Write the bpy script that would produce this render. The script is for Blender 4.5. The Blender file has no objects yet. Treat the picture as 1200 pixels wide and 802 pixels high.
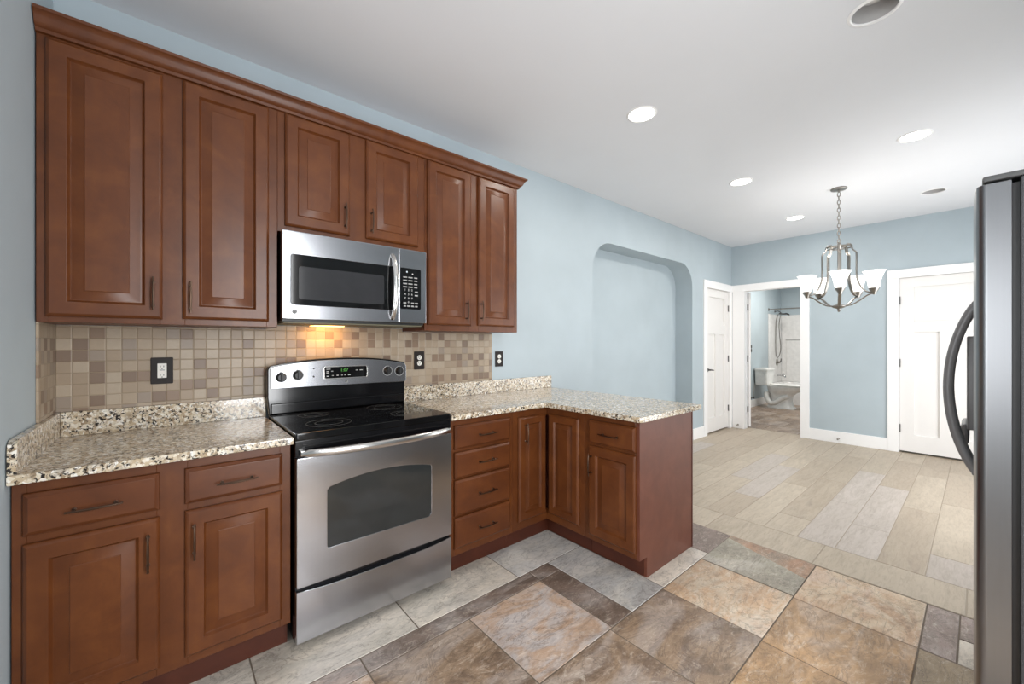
import bpy, bmesh, math, random
from mathutils import Vector, Matrix

random.seed(7)
PI = math.pi
C = bpy.context.scene.collection
SC = bpy.context.scene

# ------------------------------------------------------------------ camera, light, exposure
CAM = Vector((0.0, -2.515, 1.307))
HEAD = math.radians(49.445)
cd = bpy.data.cameras.new('camera')
cd.sensor_width = 36.0
cd.sensor_fit = 'HORIZONTAL'
cd.lens = 468.86 / 1200 * 36
cd.shift_y = 1.44 / 1200
cd.clip_start = 0.02
cam = bpy.data.objects.new('camera', cd)
cam.location = CAM
cam.rotation_euler = (PI / 2, 0, HEAD - PI / 2)
C.objects.link(cam)
SC.camera = cam

SC.view_settings.view_transform = 'Standard'
SC.view_settings.look = 'None'
SC.view_settings.gamma = 1.0
SC.view_settings.use_curve_mapping = False
SC.view_settings.exposure = 0.0
SC.cycles.max_bounces = 10
SC.cycles.diffuse_bounces = 6
SC.cycles.glossy_bounces = 5
SC.cycles.sample_clamp_indirect = 6.0

w = bpy.data.worlds.new('sky')
SC.world = w
w.use_nodes = True
bg = w.node_tree.nodes['Background']
bg.inputs[0].default_value = (0.80, 0.90, 1.0, 1)
bg.inputs[1].default_value = 1.0


def area(name, loc, rot, sx, sy, power, col=(1, 1, 1)):
    l = bpy.data.lights.new(name, 'AREA')
    l.shape = 'RECTANGLE'
    l.size, l.size_y = sx, sy
    l.energy = power
    l.color = col
    o = bpy.data.objects.new(name, l)
    o.location = loc
    o.rotation_euler = rot
    C.objects.link(o)
    return o


DAY = (0.98, 0.99, 1.0)
P_SINK, P_PATIO, P_WEST = 78, 64, 76
area('daylight_garden_door', (0.77, -3.50, 1.40), (PI / 2, 0, 0), 0.64, 2.1, P_SINK, DAY)       # faces +y
area('daylight_patio_door', (4.9, -3.50, 1.08), (PI / 2, 0, 0), 2.3, 2.05, P_PATIO, DAY)
area('west_window_fill', (-3.38, -1.75, 1.45), (PI / 2, 0, -PI / 2), 2.3, 1.7, P_WEST, DAY)  # faces +x; fill light for an unseen window added on the left
P_CAN = 10.0
P_BULB = 0.9
P_BATH = 60
P_HOOD = 1.5

ZC = 2.80      # ceiling height
XF = 6.66      # far wall
YS = -3.40     # wall behind the camera
XL = -0.369    # short wall left of the cabinets
XW = -3.30     # wall far left, behind the camera


# ------------------------------------------------------------------ colour and materials
def lin(r, g, b):
    f = lambda c: (c / 255 / 12.92) if c / 255 <= 0.04045 else ((c / 255 + 0.055) / 1.055) ** 2.4
    return (f(r), f(g), f(b), 1.0)


class NT:
    def __init__(s, name):
        s.m = bpy.data.materials.new(name)
        s.m.use_nodes = True
        s.t = s.m.node_tree
        s.b = s.t.nodes['Principled BSDF']

    def n(s, typ, **kw):
        nd = s.t.nodes.new(typ)
        for k, v in kw.items():
            if k.startswith('i_'):
                key = k[2:]
                nd.inputs[int(key) if key.isdigit() else key].default_value = v
            else:
                setattr(nd, k, v)
        return nd

    def l(s, a, b):
        s.t.links.new(a, b)

    def obj(s, scale=(1, 1, 1), rot=(0, 0, 0)):
        # object coordinates of metre-scale meshes (all meshes are unscaled)
        tc = s.n('ShaderNodeTexCoord')
        mp = s.n('ShaderNodeMapping')
        mp.inputs['Scale'].default_value = scale
        mp.inputs['Rotation'].default_value = rot
        s.l(tc.outputs['Object'], mp.inputs['Vector'])
        return mp.outputs['Vector']

    def noise(s, vec, scale, detail=4, rough=0.55, dist=0.0):
        nd = s.n('ShaderNodeTexNoise')
        nd.inputs['Scale'].default_value = scale
        nd.inputs['Detail'].default_value = detail
        nd.inputs['Roughness'].default_value = rough
        nd.inputs['Distortion'].default_value = dist
        s.l(vec, nd.inputs['Vector'])
        return nd.outputs['Fac']

    def ramp(s, fac, stops, interp='LINEAR'):
        nd = s.n('ShaderNodeValToRGB')
        cr = nd.color_ramp
        cr.interpolation = interp
        while len(cr.elements) < len(stops):
            cr.elements.new(0.5)
        for e, (p, c) in zip(cr.elements, stops):
            e.position = p
            e.color = c if len(c) == 4 else (*c, 1)
        s.l(fac, nd.inputs['Fac'])
        return nd.outputs['Color']

    def mix(s, fac, a, b, blend='MIX'):
        nd = s.n('ShaderNodeMix', data_type='RGBA', blend_type=blend)
        for sock, v in ((nd.inputs[0], fac), (nd.inputs[6], a), (nd.inputs[7], b)):
            if hasattr(v, 'links'):
                s.l(v, sock)
            else:
                sock.default_value = v
        return nd.outputs[2]

    def math(s, op, a, b=None):
        nd = s.n('ShaderNodeMath', operation=op)
        for sock, v in ((nd.inputs[0], a), (nd.inputs[1], b)):
            if v is None:
                continue
            if hasattr(v, 'links'):
                s.l(v, sock)
            else:
                sock.default_value = v
        return nd.outputs[0]

    def bump(s, h, strength=0.2, dist=0.002):
        nd = s.n('ShaderNodeBump')
        nd.inputs['Strength'].default_value = strength
        nd.inputs['Distance'].default_value = dist
        s.l(h, nd.inputs['Height'])
        s.l(nd.outputs['Normal'], s.b.inputs['Normal'])

    def set(s, **kw):
        mp = dict(col='Base Color', rough='Roughness', metal='Metallic', coat='Coat Weight', coatr='Coat Roughness',
                  spec='Specular IOR Level', ecol='Emission Color', estr='Emission Strength', trans='Transmission Weight',
                  ior='IOR', aniso='Anisotropic')
        for k, v in kw.items():
            sock = s.b.inputs[mp[k]]
            if hasattr(v, 'links'):
                s.l(v, sock)
            else:
                sock.default_value = v
        return s.m


def paint(name, rgb, rough=0.6, var=0.04, bump=0.05, spec=0.5):
    m = NT(name)
    v = m.obj()
    c = lin(*rgb)
    n = m.noise(v, 2.2, 3)
    d = tuple(x * (1 - var) for x in c[:3]) + (1,)
    u = tuple(min(1, x * (1 + var)) for x in c[:3]) + (1,)
    m.set(col=m.ramp(n, [(0.3, d), (0.7, u)]), rough=rough, spec=spec)
    if bump:
        m.bump(m.noise(v, 220, 2), bump, 0.001)
    return m.m


def metal(name, rgb, rough=0.3, stretch=None, var=0.08, aniso=0.0):
    m = NT(name)
    v = m.obj(stretch or (1, 1, 1))
    n = m.noise(v, 6 if stretch is None else 1.0, 4)
    c = lin(*rgb)
    lo = tuple(x * (1 - var) for x in c[:3]) + (1,)
    hi = tuple(min(1, x * (1 + var)) for x in c[:3]) + (1,)
    m.set(col=m.ramp(n, [(0.35, lo), (0.65, hi)]), metal=1.0, aniso=aniso)
    m.set(rough=rough)
    return m.m


def glossy(name, rgb, rough=0.1, coat=0.0, spec=0.5):
    m = NT(name)
    v = m.obj()
    c = lin(*rgb)
    n = m.noise(v, 14, 3)
    m.set(col=m.ramp(n, [(0.3, tuple(x * 0.93 for x in c[:3])), (0.7, tuple(min(1, x * 1.06) for x in c[:3]))]),
          rough=rough, coat=coat, spec=spec)
    return m.m


def emit(name, rgb, strength, base=(255, 255, 255)):
    m = NT(name)
    v = m.obj()
    n = m.noise(v, 5, 2)
    c = lin(*rgb)
    m.set(col=lin(*base), ecol=m.ramp(n, [(0, tuple(x * 0.97 for x in c[:3])), (1, c)]), estr=strength, rough=0.4)
    return m.m


def wood_mat(name, a, b, c, axis='z', rough=0.36):
    m = NT(name)
    st = {'z': (7, 7, 1.0), 'x': (1.0, 7, 7), 'y': (7, 1.0, 7)}[axis]
    grain = m.noise(m.obj(st), 5, 5, 0.6, 0.5)
    fine = m.noise(m.obj(tuple(q * 7 for q in st)), 9, 3, 0.6)
    blotch = m.noise(m.obj(), 7.0, 5, 0.62, 0.6)
    col = m.ramp(blotch, [(0.18, lin(*a)), (0.5, lin(*b)), (0.84, lin(*c))])
    col = m.mix(m.ramp(grain, [(0.40, (0, 0, 0)), (0.75, (0.30, 0.30, 0.30))]), col, lin(*a))
    col = m.mix(m.math('MULTIPLY', fine, 0.16), col, lin(*c))
    m.set(col=col, rough=rough, coat=0.05, coatr=0.2, spec=0.36)
    m.bump(fine, 0.05, 0.001)
    return m.m


M = {}
M['wall'] = paint('blue_grey_paint', (173, 185, 191), 0.55)
M['ceiling'] = paint('ceiling_paint', (223, 224, 227), 0.8, 0.01)
M['white'] = paint('white_trim_paint', (242, 241, 240), 0.35, 0.01, 0)
M['door'] = paint('white_door_paint', (234, 231, 228), 0.4, 0.015, 0.02)
M['wood'] = wood_mat('cherry_stained_maple', (72, 36, 16), (94, 50, 22), (116, 67, 31))
M['woodx'] = wood_mat('cherry_stained_maple_rail', (70, 35, 16), (91, 48, 22), (112, 64, 31), 'x')
M['veneer'] = wood_mat('cherry_veneer_panel', (82, 43, 29), (99, 54, 38), (114, 66, 49), 'z', 0.42)
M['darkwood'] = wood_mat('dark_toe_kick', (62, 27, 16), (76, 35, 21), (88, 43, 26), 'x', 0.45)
M['steel'] = metal('brushed_steel_horizontal', (174, 175, 179), 0.21, (2, 40, 160), 0.012)
M['steelv'] = metal('brushed_steel_vertical', (132, 133, 135), 0.30, (160, 160, 2.0), 0.012)
M['polish'] = metal('polished_steel_bar', (205, 203, 200), 0.2, (2, 60, 60))
M['greybar'] = glossy('grey_satin_bar', (122, 122, 123), 0.33)
M['nickel'] = metal('brushed_nickel', (150, 146, 140), 0.32)
M['chrome'] = metal('chrome', (190, 190, 190), 0.12)
M['bronze'] = metal('oil_rubbed_bronze', (92, 74, 62), 0.32, None, 0.2)
M['hinge'] = metal('hinge_metal', (110, 108, 106), 0.4)
M['blackgloss'] = glossy('black_enamel', (14, 14, 16), 0.12)
M['glass'] = glossy('black_ceramic_glass', (12, 12, 13), 0.06)
M['ovenglass'] = glossy('grey_oven_glass', (44, 46, 46), 0.08)
M['screen'] = glossy('microwave_screen', (50, 50, 52), 0.10)
M['black'] = glossy('black_plastic', (20, 19, 19), 0.4)
M['blackmatt'] = glossy('black_textured_side', (58, 58, 60), 0.5)
M['darkgrey'] = glossy('dark_grey_plastic', (70, 70, 70), 0.5)
M['brownplate'] = glossy('dark_brown_plate', (34, 27, 25), 0.5, 0, 0.25)
M['whiteplast'] = glossy('white_plastic', (225, 222, 215), 0.35)
M['greyplast'] = glossy('grey_plastic', (150, 150, 148), 0.45)
M['porcelain'] = glossy('white_porcelain', (236, 235, 232), 0.12, 0.3)
M['acrylic'] = glossy('white_acrylic', (226, 224, 222), 0.22)
M['baffle'] = glossy('grey_can_baffle', (170, 168, 167), 0.5)
M['underside'] = glossy('olive_grey_underside', (98, 94, 72), 0.5)
M['ring'] = glossy('burner_print', (120, 118, 114), 0.2)
M['print'] = glossy('white_print', (200, 200, 198), 0.5)
M['lens'] = emit('lit_lens', (255, 250, 242), 9.0)
M['shade'] = emit('lit_frosted_glass', (255, 250, 242), 1.25)
M['hoodlamp'] = emit('warm_lamp', (255, 190, 100), 5.0)
M['digits'] = emit('green_digits', (95, 190, 70), 0.7, (20, 40, 15))


def granite():
    m = NT('speckled_granite')
    v = m.obj()
    n1 = m.noise(v, 62, 5, 0.7, 1.1)
    n2 = m.noise(v, 42, 5, 0.65, 0.9)
    n3 = m.noise(v, 9, 3, 0.6)
    vor = m.n('ShaderNodeTexVoronoi', feature='F1')
    vor.inputs['Scale'].default_value = 95
    m.l(v, vor.inputs['Vector'])
    bw = m.n('ShaderNodeRGBToBW')
    m.l(vor.outputs['Color'], bw.inputs[0])
    cell = bw.outputs[0]
    base = m.ramp(cell, [(0.16, lin(146, 126, 102)), (0.34, lin(190, 172, 145)), (0.52, lin(214, 202, 180)), (0.72, lin(224, 216, 201)), (0.9, lin(236, 233, 227))])
    tan = m.ramp(n2, [(0.50, (0, 0, 0)), (0.58, (0.75, 0.75, 0.75))])
    c = m.mix(tan, base, m.ramp(n3, [(0.4, lin(184, 162, 130)), (0.6, lin(162, 150, 136))]))
    vor2 = m.n('ShaderNodeTexVoronoi', feature='F1')
    vor2.inputs['Scale'].default_value = 120
    m.l(v, vor2.inputs['Vector'])
    bw2 = m.n('ShaderNodeRGBToBW')
    m.l(vor2.outputs['Color'], bw2.inputs[0])
    k = m.math('MULTIPLY', bw2.outputs[0], 0.22)
    dark = m.ramp(m.math('ADD', n1, k), [(0.672, (0, 0, 0)), (0.70, (1, 1, 1))])
    c = m.mix(dark, c, lin(40, 34, 31))
    m.set(col=c, rough=0.14, coat=0.15, coatr=0.05)
    return m.m


def mosaic():
    m = NT('beige_mosaic_tile')
    tc = m.n('ShaderNodeTexCoord')
    sp = m.n('ShaderNodeSeparateXYZ')
    m.l(tc.outputs['Object'], sp.inputs[0])
    P = 0.0505
    u = m.math('DIVIDE', m.math('ADD', m.math('ADD', sp.outputs[0], sp.outputs[1]), 0.324 + P * 40), P)
    vv = m.math('DIVIDE', m.math('ADD', sp.outputs[2], -1.278 + 0.0493 * 40), 0.0493)
    cx = m.n('ShaderNodeCombineXYZ')
    m.l(m.math('FLOOR', u), cx.inputs[0])
    m.l(m.math('FLOOR', vv), cx.inputs[1])
    wn = m.n('ShaderNodeTexWhiteNoise', noise_dimensions='3D')
    m.l(cx.outputs[0], wn.inputs['Vector'])
    tile = m.ramp(wn.outputs['Value'], [(0.0, lin(172, 156, 135)), (0.26, lin(164, 146, 123)), (0.5, lin(156, 137, 114)),
                                        (0.66, lin(146, 131, 116)), (0.78, lin(132, 108, 87)), (0.89, lin(118, 96, 78))], 'CONSTANT')
    v = m.obj()
    mott = m.noise(v, 60, 4, 0.7)
    tile = m.mix(m.math('MULTIPLY', mott, 0.35), tile, lin(122, 106, 90))
    fu, fv = m.math('FRACT', u), m.math('FRACT', vv)
    e = 0.028
    du = m.math('MINIMUM', fu, m.math('SUBTRACT', 1.0, fu))
    dv = m.math('MINIMUM', fv, m.math('SUBTRACT', 1.0, fv))
    d = m.math('MINIMUM', du, dv)
    g = m.math('LESS_THAN', d, e)
    m.set(col=m.mix(g, tile, lin(150, 134, 113)), rough=0.4)
    h = m.ramp(d, [(0.0, (0, 0, 0)), (0.07, (1, 1, 1))])
    m.bump(h, 0.6, 0.002)
    return m.m


def floor_mat(name, plank=False):
    m = NT(name)
    a1 = m.n('ShaderNodeAttribute', attribute_name='tone_a').outputs['Color']
    a2 = m.n('ShaderNodeAttribute', attribute_name='tone_b').outputs['Color']
    off = m.n('ShaderNodeAttribute', attribute_name='shift').outputs['Vector']
    tc = m.n('ShaderNodeTexCoord')
    ad = m.n('ShaderNodeVectorMath', operation='MULTIPLY_ADD')
    m.l(off, ad.inputs[0])
    ad.inputs[1].default_value = (20, 20, 20)
    m.l(tc.outputs['Object'], ad.inputs[2])
    mp = m.n('ShaderNodeMapping')
    m.l(ad.outputs[0], mp.inputs['Vector'])
    v = mp.outputs['Vector']
    if plank:
        mp.inputs['Scale'].default_value = (0.8, 5, 1)
        n1 = m.noise(v, 2.6, 6, 0.62, 1.2)
        n2 = m.noise(v, 11, 6, 0.7, 1.0)
        n5 = m.noise(v, 1.6, 6, 0.7, 2.0)
        c = m.mix(m.ramp(n1, [(0.35, (0, 0, 0)), (0.68, (1, 1, 1))]), a1, a2)
        c = m.mix(m.ramp(n2, [(0.3, (0.42, 0.42, 0.42)), (0.55, (0.0, 0.0, 0.0))]), c, lin(128, 112, 96))
        c = m.mix(m.ramp(n5, [(0.60, (0, 0, 0)), (0.74, (0.42, 0.42, 0.42))]), c, lin(118, 106, 96))
        m.set(col=c, rough=0.42)
        m.bump(n2, 0.10, 0.001)
    else:
        mp.inputs['Rotation'].default_value = (0, 0, 0.5)
        mp.inputs['Scale'].default_value = (0.9, 1.8, 1)
        n1 = m.noise(v, 3.0, 8, 0.66, 1.6)
        n2 = m.noise(v, 9, 9, 0.76, 1.8)
        n3 = m.noise(v, 3.2, 8, 0.62, 2.6)
        n4 = m.noise(v, 34, 6, 0.75, 1.0)
        n6 = m.noise(v, 1.5, 6, 0.6, 1.2)
        c = m.mix(m.ramp(n1, [(0.42, (0, 0, 0)), (0.58, (1, 1, 1))]), a1, a2)
        c = m.mix(m.ramp(n6, [(0.40, (0.5, 0.5, 0.5)), (0.50, (0, 0, 0))]), c, m.mix(0.5, c, lin(84, 68, 54)))
        c = m.mix(m.ramp(n6, [(0.52, (0, 0, 0)), (0.62, (0.5, 0.5, 0.5))]), c, m.mix(0.5, c, lin(214, 206, 200)))
        lc = m.mix(0.62, c, lin(232, 220, 204))
        c = m.mix(m.ramp(n2, [(0.54, (0, 0, 0)), (0.66, (0.6, 0.6, 0.6))]), c, lc)
        dc = m.mix(0.62, c, lin(56, 42, 32))
        c = m.mix(m.ramp(n2, [(0.32, (0.55, 0.55, 0.55)), (0.46, (0, 0, 0))]), c, dc)
        c = m.mix(m.ramp(n4, [(0.34, (0.35, 0.35, 0.35)), (0.5, (0, 0, 0))]), c, dc)
        c = m.mix(m.ramp(n4, [(0.56, (0, 0, 0)), (0.70, (0.45, 0.45, 0.45))]), c, lc)
        vein = m.ramp(n3, [(0.476, (0, 0, 0)), (0.499, (0.75, 0.75, 0.75)), (0.512, (0, 0, 0))])
        c = m.mix(vein, c, dc)
        m.set(col=c, rough=0.36)
        m.bump(n2, 0.5, 0.004)
    return m.m


M['granite'] = granite()
M['mosaic'] = mosaic()
M['slate'] = floor_mat('slate_look_tile')
M['plank'] = floor_mat('wood_look_plank_tile', True)
M['grout'] = paint('dark_grout', (104, 92, 80), 0.8)
M['groutl'] = paint('light_grout', (158, 146, 130), 0.8)


# ------------------------------------------------------------------ mesh builder
def wloc(o):
    v = Vector((0, 0, 0))
    while o is not None:
        v += o.location
        o = o.parent
    return v


class MB:
    def __init__(s):
        s.bm = bmesh.new()

    def box(s, x0, x1, y0, y1, z0, z1, bev=0.0, seg=2, M_=None):
        x0, x1 = min(x0, x1), max(x0, x1)
        y0, y1 = min(y0, y1), max(y0, y1)
        z0, z1 = min(z0, z1), max(z0, z1)
        mt = Matrix.Translation(((x0 + x1) / 2, (y0 + y1) / 2, (z0 + z1) / 2)) @ Matrix.Diagonal((x1 - x0, y1 - y0, z1 - z0, 1))
        if M_ is not None:
            mt = M_ @ mt
        r = bmesh.ops.create_cube(s.bm, size=1.0, matrix=mt)
        if bev > 0:
            ed = list({e for v in r['verts'] for e in v.link_edges})
            bmesh.ops.bevel(s.bm, geom=ed, offset=bev, segments=seg, affect='EDGES', profile=0.5)
        return s

    def loft(s, loops, cap0=True, cap1=True, closed=True):
        rows = [[s.bm.verts.new(p) for p in lp] for lp in loops]
        n = len(rows[0])
        for a, b in zip(rows, rows[1:]):
            for i in range(n if closed else n - 1):
                j = (i + 1) % n
                s.bm.faces.new((a[i], a[j], b[j], b[i]))
        if cap0:
            s.bm.faces.new(list(reversed(rows[0])))
        if cap1:
            s.bm.faces.new(rows[-1])
        return s

    def panel(s, Mx, wd, ht, prof):
        loops = []
        for i, n in prof:
            loops.append([Mx @ Vector(p) for p in ((i, i, n), (wd - i, i, n), (wd - i, ht - i, n), (i, ht - i, n))])
        return s.loft(loops)

    def tube(s, pts, r, seg=12, cap=True, flat=None, up=None):
        pts = [Vector(p) for p in pts]
        n = len(pts)
        rs = r if isinstance(r, (list, tuple)) else [r] * n
        tang = []
        for i in range(n):
            t = pts[min(i + 1, n - 1)] - pts[max(i - 1, 0)]
            tang.append(t.normalized())
        ref = Vector(up) if up else Vector((0, 0, 1))
        if abs(tang[0].dot(ref)) > 0.95:
            ref = Vector((1, 0, 0)) if abs(tang[0].x) < 0.9 else Vector((0, 1, 0))
        nrm = (ref - tang[0] * ref.dot(tang[0])).normalized()
        loops = []
        for i in range(n):
            nrm = (nrm - tang[i] * nrm.dot(tang[i])).normalized()
            bn = tang[i].cross(nrm)
            f1, f2 = flat if flat else (1, 1)
            loops.append([pts[i] + (nrm * math.cos(a) * f1 + bn * math.sin(a) * f2) * rs[i]
                          for a in [2 * PI * k / seg for k in range(seg)]])
        return s.loft(loops, cap, cap)

    def lathe(s, prof, Mx=None, seg=32, cap0=True, cap1=True):
        Mx = Mx or Matrix()
        loops = [[Mx @ Vector((r * math.cos(2 * PI * k / seg), r * math.sin(2 * PI * k / seg), z)) for k in range(seg)]
                 for r, z in prof]
        return s.loft(loops, cap0, cap1)

    def prism(s, pts, Mx, d0, d1, bev=0.0, holes=()):
        """Filled outline (with holes) in the local u,v plane, extruded d0..d1 along the local normal."""
        b = bmesh.new()
        ed = []
        for lp in [pts] + list(holes):
            vs = [b.verts.new((p[0], p[1], d0)) for p in lp]
            ed += [b.edges.new((vs[i], vs[(i + 1) % len(vs)])) for i in range(len(vs))]
        if holes:
            bmesh.ops.triangle_fill(b, use_beauty=True, use_dissolve=False, edges=ed, normal=(0, 0, 1))
        else:
            b.faces.new([v for v in b.verts])
        bmesh.ops.recalc_face_normals(b, faces=b.faces)
        if d1 != d0:
            r = bmesh.ops.extrude_face_region(b, geom=list(b.faces))
            nv = [g for g in r['geom'] if isinstance(g, bmesh.types.BMVert)]
            bmesh.ops.translate(b, verts=nv, vec=(0, 0, d1 - d0))
            bmesh.ops.recalc_face_normals(b, faces=b.faces)
            if bev:
                sharp = [e for e in b.edges if len(e.link_faces) == 2 and e.calc_face_angle(0) > 1.0
                         and abs(e.verts[0].co.z - e.verts[1].co.z) < 1e-6]
                bmesh.ops.bevel(b, geom=sharp, offset=bev, segments=2, affect='EDGES', profile=0.5)
        bmesh.ops.transform(b, matrix=Mx, verts=b.verts)
        me = bpy.data.meshes.new('tmp')
        b.to_mesh(me)
        b.free()
        s.bm.from_mesh(me)
        bpy.data.meshes.remove(me)
        return s

    def add_mesh(s, me, Mx):
        n0 = len(s.bm.verts)
        s.bm.from_mesh(me)
        s.bm.verts.ensure_lookup_table()
        bmesh.ops.transform(s.bm, matrix=Mx, verts=s.bm.verts[n0:])
        return s

    def build(s, name, mat, parent=None, angle=35, origin=None):
        bmesh.ops.recalc_face_normals(s.bm, faces=s.bm.faces)
        base = wloc(parent) if parent is not None else (Vector(origin) if origin is not None else Vector((0, 0, 0)))
        bmesh.ops.translate(s.bm, verts=s.bm.verts, vec=-base)
        me = bpy.data.meshes.new(name)
        s.bm.to_mesh(me)
        s.bm.free()
        me.materials.append(M[mat] if isinstance(mat, str) else mat)
        for p in me.polygons:
            p.use_smooth = True
        me.set_sharp_from_angle(angle=math.radians(angle))
        o = bpy.data.objects.new(name, me)
        if parent is not None:
            o.parent = parent
        else:
            o.location = base
        wn = o.modifiers.new('weighted_normals', 'WEIGHTED_NORMAL')
        wn.keep_sharp = True
        wn.weight = 100
        C.objects.link(o)
        return o


def thing(name, label, cat, loc, group=None):
    o = bpy.data.objects.new(name, None)
    o.empty_display_size = 0.1
    o.location = loc
    C.objects.link(o)
    return tag(o, label, cat, group)


def tag(o, label, cat, group=None):
    o['label'] = label
    o['category'] = cat
    if group:
        o['group'] = group
    return o


def struct(o, label=None, cat=None):
    o['kind'] = 'structure'
    if label:
        o['label'] = label
    if cat:
        o['category'] = cat
    return o


def dup(root, loc, label, group=None):
    r = root.copy()
    C.objects.link(r)
    r.location = loc
    r['label'] = label
    if group:
        r['group'] = group
    for ch in list(root.children):
        c = ch.copy()
        C.objects.link(c)
        c.parent = r
        for g in list(ch.children):
            d = g.copy()
            C.objects.link(d)
            d.parent = c
    return r


def frame(o, u, v):
    u, v = Vector(u), Vector(v)
    n = u.cross(v)
    m = Matrix((u, v, n)).transposed().to_4x4()
    return Matrix.Translation(o) @ m


def FY(x, y, z):            # plane facing -y : u = +x, v = +z
    return frame((x, y, z), (1, 0, 0), (0, 0, 1))


def FX(x, y, z):            # plane facing -x : u = -y, v = +z
    return frame((x, y, z), (0, -1, 0), (0, 0, 1))


def rrect(x0, x1, y0, y1, r, n=6):
    pts = []
    for cx, cy, a0 in ((x1 - r, y0 + r, -PI / 2), (x1 - r, y1 - r, 0), (x0 + r, y1 - r, PI / 2), (x0 + r, y0 + r, PI)):
        for k in range(n + 1):
            a = a0 + PI / 2 * k / n
            pts.append((cx + r * math.cos(a), cy + r * math.sin(a)))
    return pts


def circ(cx, cy, r, n=32):
    return [(cx + r * math.cos(2 * PI * k / n), cy + r * math.sin(2 * PI * k / n)) for k in range(n)]


def rect(x0, x1, y0, y1):
    return [(x0, y0), (x1, y0), (x1, y1), (x0, y1)]


def text_mesh(body, size, align='CENTER'):
    cu = bpy.data.curves.new('txt', 'FONT')
    cu.body = body
    cu.size = size
    cu.align_x = align
    cu.align_y = 'CENTER'
    cu.extrude = 0.0003
    o = bpy.data.objects.new('txt', cu)
    C.objects.link(o)
    dg = bpy.context.evaluated_depsgraph_get()
    me = bpy.data.meshes.new_from_object(o.evaluated_get(dg))
    bpy.data.objects.remove(o)
    bpy.data.curves.remove(cu)
    return me


# ------------------------------------------------------------------ floor
def hexmix(c, j):
    d = random.uniform(-j, j)
    return tuple(max(0, min(255, x + d)) for x in c)


TONES = {
    'grey': ((208, 198, 184), (184, 177, 166)),
    'grey2': ((186, 184, 181), (206, 201, 193)),
    'dark': ((96, 84, 76), (122, 105, 94)),
    'darkblue': ((96, 89, 85), (158, 134, 120)),
    'brown': ((119, 100, 84), (150, 127, 104)),
    'pink': ((184, 156, 133), (188, 179, 174)),
    'peach': ((198, 164, 130), (206, 190, 168)),
    'green': ((146, 139, 124), (156, 149, 133)),
    'rust': ((170, 131, 102), (150, 130, 110)),
    'cream': ((208, 187, 160), (192, 158, 126)),
    'tan': ((182, 145, 103), (158, 126, 90)),
    'mauve': ((150, 131, 123), (126, 110, 100)),
    'olive': ((140, 122, 96), (156, 136, 106)),
    'plank': ((186, 172, 153), (172, 158, 139)),
    'planklil': ((186, 175, 166), (174, 163, 152)),
    'plankdark': ((168, 152, 133), (178, 164, 145)),
    'bath': ((124, 104, 89), (154, 132, 113)),
    'bath2': ((146, 121, 103), (116, 101, 88)),
}
fl = bmesh.new()
la = fl.faces.layers.int.new('dummy')
TA, TB, TS = [], [], []


def add_face(co, mat, tone=None):
    f = fl.faces.new([fl.verts.new(c) for c in co])
    f.material_index = mat
    if tone:
        a, b = TONES[tone]
        a, b = hexmix(a, 4), hexmix(b, 4)
        sh = (random.random(), random.random(), random.random(), 1)
        TA.append(lin(*a)); TB.append(lin(*b)); TS.append(sh)
    else:
        TA.append((0.2, 0.2, 0.2, 1)); TB.append((0.2, 0.2, 0.2, 1)); TS.append((0, 0, 0, 1))


def tile(x0, x1, y0, y1, tone, mat=2, g=0.004, poly=None):
    """One laid tile: a flat top a little above the grout with a small arris all round."""
    x0, x1 = min(x0, x1), max(x0, x1)
    y0, y1 = min(y0, y1), max(y0, y1)
    h, e = 0.0, 0.0025
    if poly is None:
        o = [(x0 + g / 2, y0 + g / 2), (x1 - g / 2, y0 + g / 2), (x1 - g / 2, y1 - g / 2), (x0 + g / 2, y1 - g / 2)]
        i = [(x0 + g / 2 + e, y0 + g / 2 + e), (x1 - g / 2 - e, y0 + g / 2 + e), (x1 - g / 2 - e, y1 - g / 2 - e), (x0 + g / 2 + e, y1 - g / 2 - e)]
        st = random.getstate()
        add_face([(p[0], p[1], h) for p in i], mat, tone)
        ta, tb, ts = TA[-1], TB[-1], TS[-1]
        for k in range(4):
            j = (k + 1) % 4
            add_face([(o[k][0], o[k][1], -0.003), (o[j][0], o[j][1], -0.003), (i[j][0], i[j][1], h), (i[k][0], i[k][1], h)], mat)
            TA[-1], TB[-1], TS[-1] = ta, tb, ts
    else:
        add_face([(p[0], p[1], h) for p in poly], mat, tone)


Y1, Y2, Y3 = -1.417, -1.890, -2.345
# pale border along the cabinets
for x0, x1 in ((-0.97, -0.36), (-0.36, 0.252), (0.252, 0.869), (0.869, 1.480), (1.480, 2.013)):
    tile(x0, x1, -0.842, -0.40, 'grey' if x0 < 1 else 'grey2')
tile(1.711, 2.013, Y1, -0.842, 'grey2')
tile(2.013, 2.546, Y1, -1.10, 'grey')
# dark inner border
tile(-0.62, -0.01, -0.942, -0.842, 'darkblue')
tile(-0.01, 0.60, -0.942, -0.842, 'darkblue')
tile(0.60, 1.555, -0.942, -0.842, 'dark')
tile(1.555, 1.711, -0.942, -0.842, 'dark')
tile(1.549, 1.711, Y1, -0.942, 'dark')
# inner field
tile(-0.62, 0.0, Y1, -0.942, 'brown')
tile(0.0, 0.60, Y1, -0.942, 'pink')
tile(0.60, 1.079, Y1, -0.942, 'brown')
tile(1.079, 1.549, Y1, -0.942, 'pink')
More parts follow.
